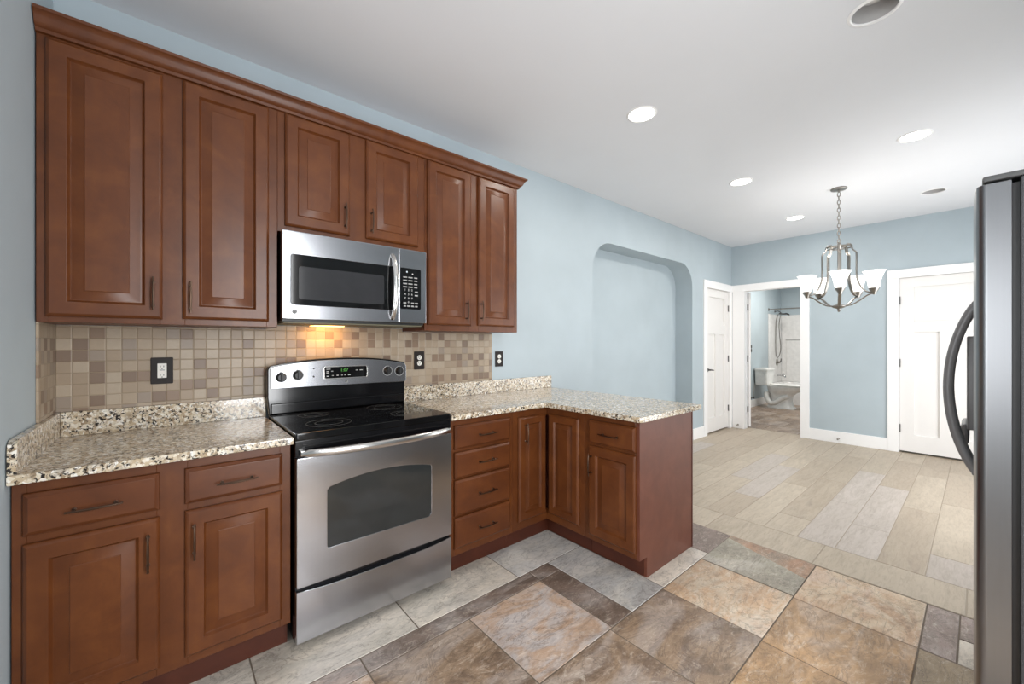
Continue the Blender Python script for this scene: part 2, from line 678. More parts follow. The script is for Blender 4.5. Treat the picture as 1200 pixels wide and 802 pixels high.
# rows nearer the camera
for x0, x1, t in ((-0.3, 0.16, 'tan'), (0.16, 0.62, 'brown'), (0.62, 1.08, 'pink'), (1.08, 1.53, 'brown'), (1.53, 1.995, 'brown'), (1.995, 2.45, 'peach')):
    tile(x0, x1, Y2, Y1, t)
tile(0, 0, 0, 0, 'green', poly=[(2.453, Y2 + .002), (2.676, Y2 + .002), (2.852, Y1 - .002), (2.453, Y1 - .002)])
tile(0, 0, 0, 0, 'rust', poly=[(2.676, Y2 + .002), (2.887, Y2 + .002), (2.898, Y1 - .002), (2.852, Y1 - .002)])
for x0, x1, t in ((-0.3, 0.16, 'brown'), (0.16, 0.62, 'peach'), (0.62, 1.08, 'tan'), (1.08, 1.53, 'pink'), (1.53, 1.977, 'tan'), (1.977, 2.436, 'tan'), (2.436, 2.888, 'cream')):
    tile(x0, x1, Y3, Y2, t)
tile(2.44, 2.888, -2.455, Y3, 'mauve')
tile(2.653, 2.888, -2.80, -2.455, 'mauve')
tile(2.44, 2.653, -2.80, -2.455, 'grey')
for x0, x1, t in ((-0.3, 0.16, 'tan'), (0.16, 0.62, 'brown'), (0.62, 1.08, 'cream'), (1.08, 1.53, 'brown'), (1.53, 1.977, 'peach'), (1.977, 2.44, 'olive')):
    tile(x0, x1, -2.80, Y3, t)
for k in range(7):
    tile(-0.3 + 0.457 * k, -0.3 + 0.457 * (k + 1), YS, -2.80, random.choice(['tan', 'brown', 'peach', 'cream']))
for i in range(7):
    for k in range(6):
        y0 = -0.40 - 0.5 * k
        tile(-0.97 - 0.46 * i if i else -0.62, -0.97 - 0.46 * (i + 1) if i else -0.3 - .67, max(YS, y0 - 0.5), y0, random.choice(['tan', 'brown', 'peach', 'pink']))
for k in range(6):
    y0 = -0.942 - 0.475 * k
    tile(-0.62, -0.30, max(YS, y0 - 0.475), y0, random.choice(['tan', 'brown', 'peach'])) if k > 0 else None
# behind the peninsula
tile(2.546, 2.90, Y1, -1.05, 'mauve')
tile(2.546, 2.90, -1.05, -0.55, 'tan')
tile(2.546, 2.90, -0.55, 0.0, 'brown')
for ya, yb in ((0.0, -0.62), (-0.62, -1.242), (-1.242, -1.867), (-1.867, -2.472), (-2.472, -3.09), (-3.09, YS)):
    tile(2.893, 3.222, yb, ya, 'plank', 3)
# plank-look tiles of the dining end, laid along x
yy = 0.1
rows = 0
while yy > YS:
    y0, y1 = yy - 0.2013, yy
    x = 3.222
    first = (0.35, 0.95, 0.62, 1.2)[rows % 4] + random.uniform(-0.08, 0.08)
    while x < 6.83:
        L = first if x < 3.3 else 1.2
        x1 = min(6.83, x + L)
        if 6.83 - x1 < 0.12:
            x1 = 6.83
        t = random.choice(['plank', 'plank', 'planklil', 'plankdark']) if x < 5 else random.choice(['plank', 'plankdark', 'plankdark'])
        tile(x, x1, max(YS, y0), min(0.3, y1), t, 3, 0.002)
        x = x1
    yy = y0
    rows += 1
# bathroom tiles
for i in range(9):
    for k in range(5):
        sft = 0.15 if i % 2 else 0.0
        tile(6.834 + 0.457 * i, min(10.95, 6.834 + 0.457 * (i + 1)), max(-1.5, 0.55 - sft - 0.457 * (k + 1) - (0.0 if True else 0)),
             min(0.56, 0.55 - sft - 0.457 * k + (0.15 if k == 0 else 0)), random.choice(['bath', 'bath2', 'bath', 'brown']))
# grout beds
add_face([(XW, YS, -0.0022), (2.893, YS, -0.0022), (2.893, 0.6, -0.0022), (XW, 0.6, -0.0022)], 0)
add_face([(2.893, YS, -0.0012), (6.83, YS, -0.0012), (6.83, 0.6, -0.0012), (2.893, 0.6, -0.0012)], 1)
add_face([(6.83, YS, -0.0022), (11, YS, -0.0022), (11, 0.6, -0.0022), (6.83, 0.6, -0.0022)], 0)
# slab body under it all
for f in [((XW, YS, -0.1), (XW, 0.6, -0.1), (11, 0.6, -0.1), (11, YS, -0.1))]:
    add_face(f, 0)
fl.faces.layers.int.remove(la)
me = bpy.data.meshes.new('floor')
fl.to_mesh(me)
fl.free()
for nm, data in (('tone_a', TA), ('tone_b', TB), ('shift', TS)):
    at = me.attributes.new(nm, 'FLOAT_COLOR', 'FACE')
    at.data.foreach_set('color', [x for c in data for x in c])
for k in ('grout', 'groutl', 'slate', 'plank'):
    me.materials.append(M[k])
fo = bpy.data.objects.new('floor', me)
C.objects.link(fo)
struct(fo)

# ------------------------------------------------------------------ room shell
CANS = [(2.338, -1.083, 1), (4.011, -1.080, 1), (5.655, -1.089, 1), (2.40, -2.209, 0), (4.075, -2.212, 1), (5.70, -2.222, 0)]
RC = 0.0835
b = MB()
b.prism(rect(XW, 11.0, YS, 0.62), Matrix.Translation((0, 0, ZC)), 0, 0.12, 0, [circ(x, y, RC) for x, y, _ in CANS])
struct(b.build('ceiling', 'ceiling'))

# kitchen wall with the arched niche and the closet doorway (u = x, v = z, extruded towards +y)
NX0, NX1, NZT, NR = 3.215, 5.350, 2.352, 0.30
arch = [(NX0, 0.0), (NX1, 0.0)]
for k in range(9):
    a = PI / 2 * k / 8
    arch.append((NX1 - NR + NR * math.cos(a), NZT - NR + NR * math.sin(a)))
for k in range(9):
    a = PI / 2 + PI / 2 * k / 8
    arch.append((NX0 + NR + NR * math.cos(a), NZT - NR + NR * math.sin(a)))
CX0, CX1, DZ = 5.765, 6.565, 2.105
MW = frame((0, 0, 0), (1, 0, 0), (0, 0, 1))
out = [(XW, 0)] + [arch[0]] + list(reversed(arch[2:])) + [arch[1]] + [(CX0, 0), (CX0, DZ), (CX1, DZ), (CX1, 0), (XF + 0.12, 0), (XF + 0.12, ZC), (XW, ZC)]
b = MB()
b.prism(out, MW, 0, -0.13, 0)
struct(b.build('wall_north', 'wall'))
b = MB()      # arched lining of the niche and its back
inner = [arch[0]] + list(reversed(arch[2:])) + [arch[1]]
outer = [(x + (-0.02 if x < 4.2 else 0.02), z + (0.02 if z > 1 else 0)) for x, z in inner]
lo = []
for y in (0.13, 0.235):
    lo.append([(x, y, z) for x, z in inner])
b.loft(lo, False, False, False)
b.prism(rect(NX0 - 0.2, NX1 + 0.2, 0, NZT + 0.2), MW, -0.235, -0.30)
struct(b.build('wall_niche', 'wall'))
b = MB()
b.box(CX0 - 0.1, CX1 + 0.1, 0.45, 0.5, 0, 2.3)
struct(b.build('wall_closet', 'wall'))
# short wall at the left end of the cabinets
b = MB()
b.box(XL - 0.13, XL, -0.74, 0.0, 0, ZC)
struct(b.build('wall_left', 'wall'))
# far wall with two doorways (facing -x : u = -y)
BY0, BY1 = -0.180, -0.905       # bathroom doorway
RY0, RY1, RZ = -1.880, -2.665, 2.095
ME = FX(XF, 0, 0)
u = lambda y: -y
out = [(u(0.0), 0), (u(BY0), 0), (u(BY0), DZ), (u(BY1), DZ), (u(BY1), 0), (u(RY0), 0), (u(RY0), RZ), (u(RY1), RZ), (u(RY1), 0), (u(YS), 0), (u(YS), ZC), (u(0.0), ZC)]
b = MB()
b.prism(out, ME, 0, -0.115)
struct(b.build('wall_east', 'wall'))
b = MB()
b.box(XF + 0.35, XF + 0.4, RY1 - 0.1, RY0 + 0.1, 0, 2.3)
struct(b.build('wall_hall', 'wall'))
# wall behind the camera with the sink window and the patio door; wall far left with an opening added to let in light
MS = frame((0, YS, 0), (-1, 0, 0), (0, 0, 1))
b = MB()
b.prism([(-XF - .1, 0), (-6.05, 0), (-6.05, 2.12), (-3.75, 2.12), (-3.75, 0), (-XW + .1, 0), (-XW + .1, ZC), (-XF - .1, ZC)], MS, 0, -0.12, 0,
        [rect(-1.10, -0.44, 0.33, 2.47)])
struct(b.build('wall_south', 'wall'))
MWW = frame((XW, 0, 0), (0, 1, 0), (0, 0, 1))
b = MB()
b.prism(rect(YS - .1, 0.1, 0, ZC), MWW, 0, -0.12, 0, [rect(-2.9, -0.6, 0.6, 2.3)])
struct(b.build('wall_west', 'wall'))


def win_frame(name, Mx, u0, u1, v0, v1, bars):
    b = MB()
    b.prism(rect(u0 - .07, u1 + .07, v0 - .07, v1 + .07), Mx, 0.0, 0.018, 0.003, [rect(u0 + .03, u1 - .03, v0 + .03, v1 - .03)])
    for k in range(1, bars):
        uu = u0 + (u1 - u0) * k / bars
        b.prism(rect(uu - .025, uu + .025, v0, v1), Mx, -0.03, 0.01, 0.003)
    return struct(b.build(name, 'white'))


win_frame('window_1', MS, -1.10, -0.44, 0.33, 2.47, 1)
win_frame('window_2', MS, -6.05, -3.75, 0.05, 2.12, 2)
win_frame('added_window_3', MWW, -2.9, -0.6, 0.6, 2.3, 3)  # frame of the unseen west window, added to bring in more light

# bathroom shell
BYL, BXB, BYR = 0.515, 10.90, -1.45
for nm, bx in (('wall_bath_left', (XF + .115, BXB, BYL, BYL + .1, 0, ZC)), ('wall_bath_back', (BXB, BXB + .1, BYR, BYL + .1, 0, ZC)),
               ('wall_bath_right', (XF + .115, BXB, BYR - .1, BYR, 0, ZC)), ('wall_bath_front', (XF + .015, XF + .115, 0.0, BYL + .1, 0, ZC))):
    b = MB()
    b.box(*bx)
    struct(b.build(nm, 'wall'))


# baseboards
def board(nm, bx):
    b = MB()
    b.box(*bx, bev=0.004)
    return struct(b.build(nm, 'white'))


BBH = 0.150
board('baseboard_north', (NX1 + 0.0, CX0 - 0.09, -0.016, -0.001, 0, BBH))
board('baseboard_north_left', (2.62, NX0, -0.016, -0.001, 0, BBH))
board('baseboard_niche', (NX0 + .002, NX1 - .002, 0.219, 0.234, 0, BBH))
board('baseboard_niche_side', (NX1 - .016, NX1 - .001, 0.001, 0.217, 0, BBH))
board('baseboard_east', (XF - 0.016, XF - 0.001, -1.788, -1.0, 0, BBH))
board('baseboard_bath', (XF + .13, 10.0, BYL - 0.016, BYL - 0.001, 0, BBH))


# casings
def casing_y(name, x0, x1, zt, y, wd=0.095, right=None):     # opening x0..x1 in a wall facing -y
    b = MB()
    xr = x1 + (right if right is not None else wd)
    b.box(x0 - wd, x0 + .008, y - .019, y - .001, 0, zt - .008, bev=0.003)
    b.box(x1 - .008, xr, y - .019, y - .001, 0, zt - .008, bev=0.003)
    b.box(x0 - wd, xr, y - .022, y - .001, zt - .008, zt + wd, bev=0.003)
    # jamb lining
    b.box(x0, x0 + .006, y, y + .13, 0, zt)
    b.box(x1 - .006, x1, y, y + .13, 0, zt)
    b.box(x0, x1, y, y + .13, zt - .006, zt)
    return struct(b.build(name, 'white'))


def casing_x(name, y0, y1, zt, x, wl=0.095, wr=0.095, th=.115):   # opening y0 > y1 in a wall facing -x
    b = MB()
    b.box(x - .019, x - .001, y0 - .008, y0 + wl, 0, zt - .008, bev=0.003)
    b.box(x - .019, x - .001, y1 - wr, y1 + .008, 0, zt - .008, bev=0.003)
    b.box(x - .022, x - .001, y1 - wr, y0 + wl, zt - .008, zt + .095, bev=0.003)
    b.box(x, x + th, y0 - .006, y0, 0, zt)
    b.box(x, x + th, y1, y1 + .006, 0, zt)
    b.box(x, x + th, y1, y0, zt - .006, zt)
    return struct(b.build(name, 'white'))


casing_y('trim_1', CX0, CX1, DZ, 0.0, 0.095, 0.075)
casing_x('trim_2', BY0, BY1, DZ, XF, 0.16, 0.097)
casing_x('trim_3', RY0, RY1, RZ, XF, 0.095, 0.095)


# three-panel doors
def door_slab(name, Mx, wd, ht, th=0.035):
    """Craftsman door: one wide panel over two tall ones, recessed flat panels."""
    b = MB()
    st = 0.125
    holes = [rect(st, wd - st, 1.565, ht - 0.115), rect(st, wd / 2 - 0.055, 0.22, 1.440), rect(wd / 2 + 0.055, wd - st, 0.22, 1.440)]
    b.prism(rect(0, wd, 0.020, ht), Mx, -th, -th / 2 - .004)
    b.prism(rect(0, wd, 0.020, ht), Mx, -th / 2 - .004, 0, 0.0025, holes)
    return struct(b.build(name, 'door', angle=30))


def hinge(door, Mx, uu, zs, nout=0.004):
    for z in zs:
        b = MB()
        b.prism(rect(uu - 0.012, uu + 0.006, z - 0.045, z + 0.045), Mx, -0.004, nout, 0.001)
        b.lathe([(0.0055, -0.048), (0.0065, -0.046), (0.0065, 0.046), (0.0055, 0.048)], Mx @ Matrix.Translation((uu + 0.002, z, nout + .004)) @ Matrix.Rotation(-PI / 2, 4, 'X'), 12)
        b.build('hinge', 'hinge', door)


Dm = FY(CX0 + 0.009, 0.012, 0)
d1 = door_slab('door_1', Dm, CX1 - CX0 - 0.018, DZ - 0.009)
hinge(d1, Dm, CX1 - CX0 - 0.016, (0.31, 1.07, 1.84))
b = MB()
hx = 0.062
b.lathe([(0.031, 0.0), (0.031, 0.006), (0.026, 0.010), (0.012, 0.012), (0.011, 0.045)], Dm @ Matrix.Translation((hx, 0.925, 0)), 24)
b.tube([Dm @ Vector(p) for p in ((hx - .008, .925, .042), (hx + .02, .927, .046), (hx + .06, .922, .044), (hx + .105, .918, .04), (hx + .125, .914, .036))],
       [0.011, 0.0105, 0.009, 0.008, 0.006], 10)
b.build('lever_handle', 'hinge', d1)

Rm = FX(XF + 0.012, RY0 - 0.009, 0)
d3 = door_slab('door_3', Rm, RY0 - RY1 - 0.018, RZ - 0.009)
hinge(d3, Rm, 0.002, (0.29, 1.07, 1.82))

# open bathroom door, seen by its edge
hp = Vector((XF + 0.130, BY0 - 0.016, 0))
ang = math.radians(52)
du = Vector((math.cos(ang), math.sin(ang), 0))
Bm = frame(hp, tuple(du), (0, 0, 1))
d2 = door_slab('door_2', Bm @ Matrix.Translation((0, 0, 0.038)), 0.70, DZ - 0.012, 0.036)
b = MB()
for z in (0.29, 1.07, 1.86):
    b.box(XF + .100, XF + .122, BY0 - .016, BY0 - .007, z - .045, z + .045, bev=0.001)
    b.lathe([(0.006, -0.047), (0.006, 0.047)], Matrix.Translation((XF + .124, BY0 - .014, z)), 12)
b.build('hinge', 'hinge', d2)

# ------------------------------------------------------------------ cabinet building blocks
RAISED = [(0, 0), (0, .010), (.002, .014), (.007, .0185), (.011, .021), (.052, .021), (.0540, .0205), (.0600, .0095), (.0625, .0075), (.0655, .0075), (.068, .0085), (.098, .0160), (.0985, .0175), (.1005, .0185)]
NARROW = [(0, 0), (0, .010), (.002, .014), (.007, .0185), (.011, .021), (.046, .021), (.0480, .0205), (.0535, .0095), (.056, .0075), (.0585, .0075), (.061, .0085), (.083, .0145), (.0835, .0160), (.0855, .0170)]
SLAB = [(0, 0), (0, .009), (.002, .013), (.009, .0175), (.013, .021), (.015, .0215)]


def pull(Mc, parent, vertical):
    """Bronze bow pull centred on the frame Mc (u, v, outward normal)."""
    R = Matrix.Rotation(PI / 2, 4, 'Z') if vertical else Matrix()
    Mx = Mc @ R
    b = MB()
    pts, rs = [], []
    N = 16
    for k in range(N + 1):
        t = -1 + 2 * k / N
        pts.append(Mx @ Vector((t * 0.066, 0, 0.026 + 0.006 * (1 - t * t))))
        rs.append(0.0027 + 0.0016 * (1 - abs(t)) + (0.0012 if abs(t) > 0.95 else 0))
    b.tube(pts, rs, 10)
    for sgn in (-1, 1):
        b.tube([Mx @ Vector((sgn * 0.048, 0, n)) for n in (0, 0.004, 0.006, 0.022, 0.029)], [0.0058, 0.0058, 0.0032, 0.0032, 0.0046], 10)
    return b.build('handle', 'bronze', parent)


def cab_door(parent, Mx, wd, ht, hpos=None, vertical=True, prof=RAISED, name='door', mat='wood'):
    o = MB().panel(Mx, wd, ht, prof).build(name, mat, parent, 25)
    if hpos:
        pull(Mx @ Matrix.Translation((hpos[0], hpos[1], 0.021)), o, vertical)
    return o


def frame_boxes(parent, boxes, mat='wood'):
    b = MB()
    for bx in boxes:
        b.box(*bx, bev=0.001, seg=1)
    return b.build('face_frame', mat, parent, 30)


YF = -0.605       # face of the base cabinets
YFD = YF - 0.0005
ZB, ZT = 0.115, 0.881

# --- base cabinet left of the range
t = thing('base_cabinet', 'base cabinet with two doors and two drawers, left of the range', 'cabinet', (0.01, -0.3, 0))
b = MB()
b.box(XL + .004, 0.391, YF + .019, -0.004, ZB, ZT)
b.build('carcass', 'veneer', t)
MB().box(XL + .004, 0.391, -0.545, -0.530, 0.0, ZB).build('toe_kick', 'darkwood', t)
frame_boxes(t, [(XL + .004, -0.335, YF, YF + .019, ZB, ZT), (-0.035, 0.051, YF, YF + .019, ZB, ZT), (0.352, 0.391, YF, YF + .019, ZB, ZT),
                (-0.335, -0.035, YF, YF + .019, ZB, 0.165), (0.051, 0.352, YF, YF + .019, ZB, 0.165), (-0.335, -0.035, YF, YF + .019, 0.68, 0.725),
                (0.051, 0.352, YF, YF + .019, 0.68, 0.725), (-0.335, -0.035, YF, YF + .019, 0.835, ZT), (0.051, 0.352, YF, YF + .019, 0.835, ZT)])
for x0, x1, hx in ((-0.342, -0.027, 0.285), (0.043, 0.359, 0.026)):
    cab_door(t, FY(x0, YFD, 0.150), x1 - x0, 0.539, (hx, 0.430))
    cab_door(t, FY(x0, YFD, 0.714), x1 - x0, 0.131, ((x1 - x0) / 2, 0.060), False, SLAB, 'drawer', 'woodx')

# --- drawer base right of the range
t = thing('drawer_cabinet', 'base cabinet with a stack of four drawers, right of the range', 'cabinet', (1.40, -0.3, 0))
MB().box(1.170, 1.640, YF + .019, -0.004, ZB, ZT).build('carcass', 'veneer', t)
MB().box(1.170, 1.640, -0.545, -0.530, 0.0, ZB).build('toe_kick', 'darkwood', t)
frame_boxes(t, [(1.170, 1.212, YF, YF + .019, ZB, ZT), (1.600, 1.640, YF, YF + .019, ZB, ZT)] +
            [(1.212, 1.600, YF, YF + .019, z0, z1) for z0, z1 in ((ZB, 0.165), (0.325, 0.345), (0.535, 0.555), (0.688, 0.722), (0.835, ZT))])
for z0, z1 in ((0.712, 0.845), (0.548, 0.695), (0.340, 0.540), (0.156, 0.330)):
    cab_door(t, FY(1.204, YFD, z0), 0.404, z1 - z0, (0.212, (z1 - z0) / 2), False, SLAB, 'drawer', 'woodx')

# --- corner cabinet with folding doors
XI = 1.946
t = thing('corner_cabinet', 'corner base cabinet with two narrow folding doors, between drawer stack and peninsula', 'cabinet', (2.2, -0.4, 0))
b = MB()
b.box(1.641, 2.535, YF + .019, -0.004, ZB, ZT)
b.box(XI + .019, 2.535, -0.930, YF + .018, ZB, ZT)
b.build('carcass', 'veneer', t)
b = MB()
b.box(1.641, XI + .085, -0.545, -0.530, 0, ZB)
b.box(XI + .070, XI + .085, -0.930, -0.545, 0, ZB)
b.build('toe_kick', 'darkwood', t)
frame_boxes(t, [(1.641, 1.688, YF, YF + .019, ZB, ZT), (1.688, XI, YF, YF + .019, ZB, 0.185), (1.688, XI, YF, YF + .019, 0.82, ZT),
                (XI, XI + .019, -0.930, -0.885, ZB, ZT), (XI, XI + .019, -0.885, YF + .019, ZB, 0.185), (XI, XI + .019, -0.885, YF + .019, 0.82, ZT)])
cab_door(t, FY(1.680, YFD, 0.170), 0.241, 0.664, (0.047, 0.56), True, NARROW)
cab_door(t, FX(XI - .0005, -0.634, 0.170), 0.259, 0.664, None, True, NARROW)

# --- peninsula end cabinet
t = thing('peninsula_cabinet', 'peninsula end cabinet with one drawer over one door and a plain end panel', 'cabinet', (2.25, -1.1, 0))
MB().box(XI + .019, 2.535, -1.293, -0.932, ZB, ZT).build('carcass', 'veneer', t)
MB().box(XI + .070, XI + .085, -1.293, -0.932, 0, ZB).build('toe_kick', 'darkwood', t)
frame_boxes(t, [(XI, XI + .019, -1.293, -1.285, ZB, ZT), (XI, XI + .019, -0.978, -0.932, ZB, ZT)] +
            [(XI, XI + .019, -1.285, -0.978, z0, z1) for z0, z1 in ((ZB, 0.165), (0.68, 0.715), (0.835, ZT))])
cab_door(t, FX(XI - .0005, -0.972, 0.150), 0.322, 0.540, (0.026, 0.43))
cab_door(t, FX(XI - .0005, -0.972, 0.706), 0.322, 0.140, (0.161, 0.068), False, SLAB, 'drawer')
b = MB()
b.prism([(XI, ZB), (XI + .072, ZB), (XI + .072, 0.0), (2.548, 0.0), (2.548, ZT), (XI, ZT)], frame((0, -1.3115, 0), (1, 0, 0), (0, 0, 1)), -0.018, 0, 0.001)
b.build('end_panel', 'veneer', t)
MB().box(2.549, 2.562, -1.314, -0.004, 0, ZT, bev=0.001).build('back_panel', 'darkwood', t)

# --- granite worktops
ZG0, ZG1 = 0.882, 0.914


def slab_poly(pts, z0, z1, bev=0.006):
    return MB().prism(pts, Matrix(), z0, z1, bev)


t = thing('granite_worktop', 'speckled granite worktop with side splash, left of the range', 'worktop', (0.01, -0.3, ZG0))
slab_poly(rect(XL + .003, 0.394, -0.650, -0.002), ZG0, ZG1).build('slab', 'granite', t)
MB().box(XL + .024, 0.394, -0.022, -0.002, ZG1 + .0005, 1.017, bev=0.002).build('back_splash', 'granite', t)
b = MB()
b.prism([(0.002, ZG1 + .0005), (0.650, ZG1 + .0005), (0.650, 0.985), (0.645, 1.005), (0.625, 1.017), (0.002, 1.017)], frame((XL + .003, 0, 0), (0, -1, 0), (0, 0, 1)), 0, -0.020, 0.002)
b.build('side_splash', 'granite', t)
t = thing('granite_worktop', 'L-shaped speckled granite worktop covering the drawers and the peninsula', 'worktop', (1.9, -0.5, ZG0))
slab_poly([(1.166, -0.002), (1.166, -0.650), (1.885, -0.650), (1.890, -0.655), (1.890, -1.345), (1.902, -1.357), (2.588, -1.357), (2.600, -1.345), (2.600, -0.002)], ZG0, ZG1).build('slab', 'granite', t)
MB().box(1.166, 2.600, -0.022, -0.002, ZG1 + .0005, 1.017, bev=0.002).build('back_splash', 'granite', t)

# --- mosaic tile
b = MB()
b.box(XL + .009, 1.935, -0.0085, -0.001, 1.0175, 1.384)
b.box(0.397, 1.180, -0.0085, -0.001, 1.384, 1.403)
b.box(XL + .001, XL + .0085, -0.296, -0.001, 1.0175, 1.384)
tag(b.build('tile_backsplash', 'mosaic'), 'beige and brown square mosaic tile field on the wall above the worktops', 'backsplash')

# --- upper cabinets
YU = -0.3105
ZU0, ZU1 = 1.385, 2.452


def upper(label, x0, x1, z0, doors, stiles):
    t = thing('upper_cabinet', label, 'cabinet', ((x0 + x1) / 2, -0.155, z0), 'upper cabinets above the worktops')
    MB().box(x0, x1, YU + .019, -0.009, z0, ZU1 - .001).build('carcass', 'veneer', t)
    bx = []
    xs = [x0] + [v for s_ in stiles for v in s_] + [x1]
    for k in range(0, len(xs), 2):
        bx.append((xs[k], xs[k + 1], YU, YU + .019, z0, ZU1))
    for k in range(1, len(xs) - 1, 2):
        bx.append((xs[k], xs[k + 1], YU, YU + .019, z0, z0 + 0.045))
        bx.append((xs[k], xs[k + 1], YU, YU + .019, ZU1 - 0.045, ZU1))
    frame_boxes(t, bx)
    for a, bb, za, zb, hx, hz in doors:
        cab_door(t, FY(a, YU - .0005, za), bb - a, zb - za, (hx - a, hz - za))
    return t


upper('tall upper cabinet with two wide doors, left of the microwave', XL + .004, 0.3945, ZU0,
      [(-0.342, -0.022, 1.406, 2.416, -0.050, 1.508), (0.042, 0.358, 1.410, 2.424, 0.068, 1.502)], [(-0.335, -0.030), (0.050, 0.350)])
upper('short upper cabinet with two small doors, directly above the microwave', 0.3955, 1.181, 1.850,
      [(0.426, 0.733, 1.880, 2.427, 0.705, 1.977), (0.820, 1.134, 1.884, 2.430, 0.846, 1.976)], [(0.434, 0.725), (0.828, 1.126)])
upper('tall upper cabinet with two narrow doors, right of the microwave', 1.182, 1.935, ZU0,
      [(1.198, 1.518, 1.420, 2.431, 1.474, 1.517), (1.579, 1.896, 1.424, 2.430, 1.592, 1.523)], [(1.206, 1.510), (1.587, 1.888)])

# --- crown moulding along the top of the upper cabinets
prof = [(0.0, 2.436), (0.012, 2.438), (0.014, 2.450), (0.022, 2.454), (0.030, 2.464), (0.036, 2.478), (0.044, 2.490), (0.054, 2.496), (0.056, 2.506), (0.0, 2.507)]
b = MB()
loops = []
yf = YU - .0005
for px_, kind in ((XL + .0035, 'a'), (1.9365, 'b'), (1.9365, 'c')):
    lp = []
    for d, z in prof:
        if kind == 'a':
            lp.append((px_, yf - d, z - 0.010))
        elif kind == 'b':
            lp.append((px_ + d, yf - d, z))
        else:
            lp.append((px_ + d, -0.002, z))
    loops.append(lp)
b.loft(loops)
tag(b.build('crown_molding', 'woodx', None, 30), 'stained wood crown molding running along the top of the upper cabinets', 'molding')

# ------------------------------------------------------------------ range
RX0, RX1 = 0.400, 1.160
t = thing('electric_range', 'stainless steel electric range with black glass cooktop', 'range', (0.78, -0.33, 0))
b = MB()
b.box(RX0 + .002, RX1 - .002, -0.630, -0.030, 0.035, 0.893, bev=0.003)
b.box(RX0 + .03, RX1 - .03, -0.58, -0.06, 0.0, 0.036)
b.build('body', 'blackgloss', t)
b = MB()
b.prism(rrect(RX0 - .002, RX1 + .002, -0.652, -0.060, 0.012), Matrix(), 0.8935, 0.926, 0.005)
ct = b.build('cooktop', 'glass', t)
for cx, cy, r in ((0.583, -0.480, 0.100), (0.583, -0.205, 0.075), (0.975, -0.480, 0.078), (0.975, -0.205, 0.100)):
    b = MB()
    for rr in (r, r * 0.62):
        b.prism(circ(cx, cy, rr, 48), Matrix(), 0.9262, 0.9264, 0, [circ(cx, cy, rr - 0.0018, 48)])
    b.build('burner_ring', 'ring', ct)
# vent trim under the cooktop
b = MB()
b.box(RX0 + .001, RX1 - .001, -0.648, -0.630, 0.826, 0.893, bev=0.002)
b.box(RX0 + .03, RX1 - .03, -0.652, -0.648, 0.868, 0.874)
b.box(RX0 + .03, RX1 - .03, -0.652, -0.648, 0.856, 0.860)
b.build('vent_trim', 'blackgloss', t)
# oven door
b = MB()
dz0, dz1 = 0.275, 0.822
win = [(0.530, 0.412), (1.022, 0.412), (1.034, 0.424), (1.034, 0.668), (1.026, 0.676)]
for k in range(1, 12):
    x = 1.026 - (1.026 - 0.536) * k / 12
    s_ = (x - 0.781) / 0.245
    win.append((x, 0.706 - 0.030 * s_ * s_))
win += [(0.536, 0.676), (0.525, 0.664), (0.525, 0.420)]
Mo = FY(0, -0.6305, 0)
b.prism(rrect(RX0 + .002, RX1 - .003, dz0, dz1, 0.006), Mo, 0, 0.032, 0.004, [win])
od = b.build('oven_door', 'steel', t)
b = MB()
b.prism(win, Mo, 0.002, 0.028, 0.0)
b.build('oven_window', 'ovenglass', od)
b = MB()
N = 28
pts, rs = [], []
for k in range(N + 1):
    s_ = -1 + 2 * k / N
    x = 0.7805 + s_ * 0.361
    off = 0.014 + 0.040 * (1 - abs(s_) ** 2.4)
    pts.append((x, -0.660 - off, 0.843 - 0.004 * (1 - s_ * s_)))
    rs.append(0.0175 if abs(s_) < 0.93 else 0.0175 * math.sqrt(max(0.12, 1 - ((abs(s_) - 0.93) / 0.075) ** 2)))
b.tube(pts, rs, 16, True, (1.0, 0.62))
for sgn in (-1, 1):
    b.box(0.7805 + sgn * 0.352 - .012, 0.7805 + sgn * 0.352 + .012, -0.672, -0.6475, 0.832, 0.854, bev=0.003)
b.build('handle', 'polish', od)
# storage drawer
b = MB()
top = [(RX0 + .002 + (RX1 - RX0 - .005) * k / 14, 0.246 + 0.016 * (abs(-1 + 2 * k / 14) ** 3) - 0.0) for k in range(15)]
b.prism([(RX0 + .002, 0.042), (RX1 - .003, 0.042)] + list(reversed(top)), Mo, 0, 0.030, 0.004)
b.build('storage_drawer', 'steel', t)
MB().box(RX0 + .003, RX1 - .004, -0.640, -0.6302, 0.240, 0.276).build('drawer_gap', 'blackgloss', t)
# backguard
b = MB()


def bg_top(x, zs, zm):
    s_ = (x - 0.779) / 0.372
    return zm - (zm - zs) * abs(s_) ** 2.3


xs = [0.407 + 0.744 * k / 24 for k in range(25)]
o_ = [(0.398, 0.9265), (1.160, 0.9265), (1.163, 1.10), (1.168, 1.12), (1.168, 1.165), (1.158, 1.183)] + [(x, bg_top(x, 1.187, 1.222)) for x in reversed(xs)] + [(0.398, 1.183), (0.390, 1.165), (0.390, 1.02)]
b.prism(o_, FY(0, -0.028, 0), 0, 0.055, 0.006)
b.box(0.404, 1.156, -0.096, -0.083, 0.930, 0.985, bev=0.006)
bgd = b.build('backguard', 'blackgloss', t)
xs = [0.415 + 0.742 * k / 24 for k in range(25)]
o_ = [(0.405, 1.066), (1.160, 1.060), (1.168, 1.068), (1.168, 1.158), (1.160, 1.174)] + [(x, bg_top(x, 1.178, 1.213)) for x in reversed(xs)] + [(0.404, 1.168)]
Mb = FY(0, -0.083, 0)
cp = MB().prism(o_, Mb, 0.0004, 0.010, 0.003).build('control_panel', 'steel', t)
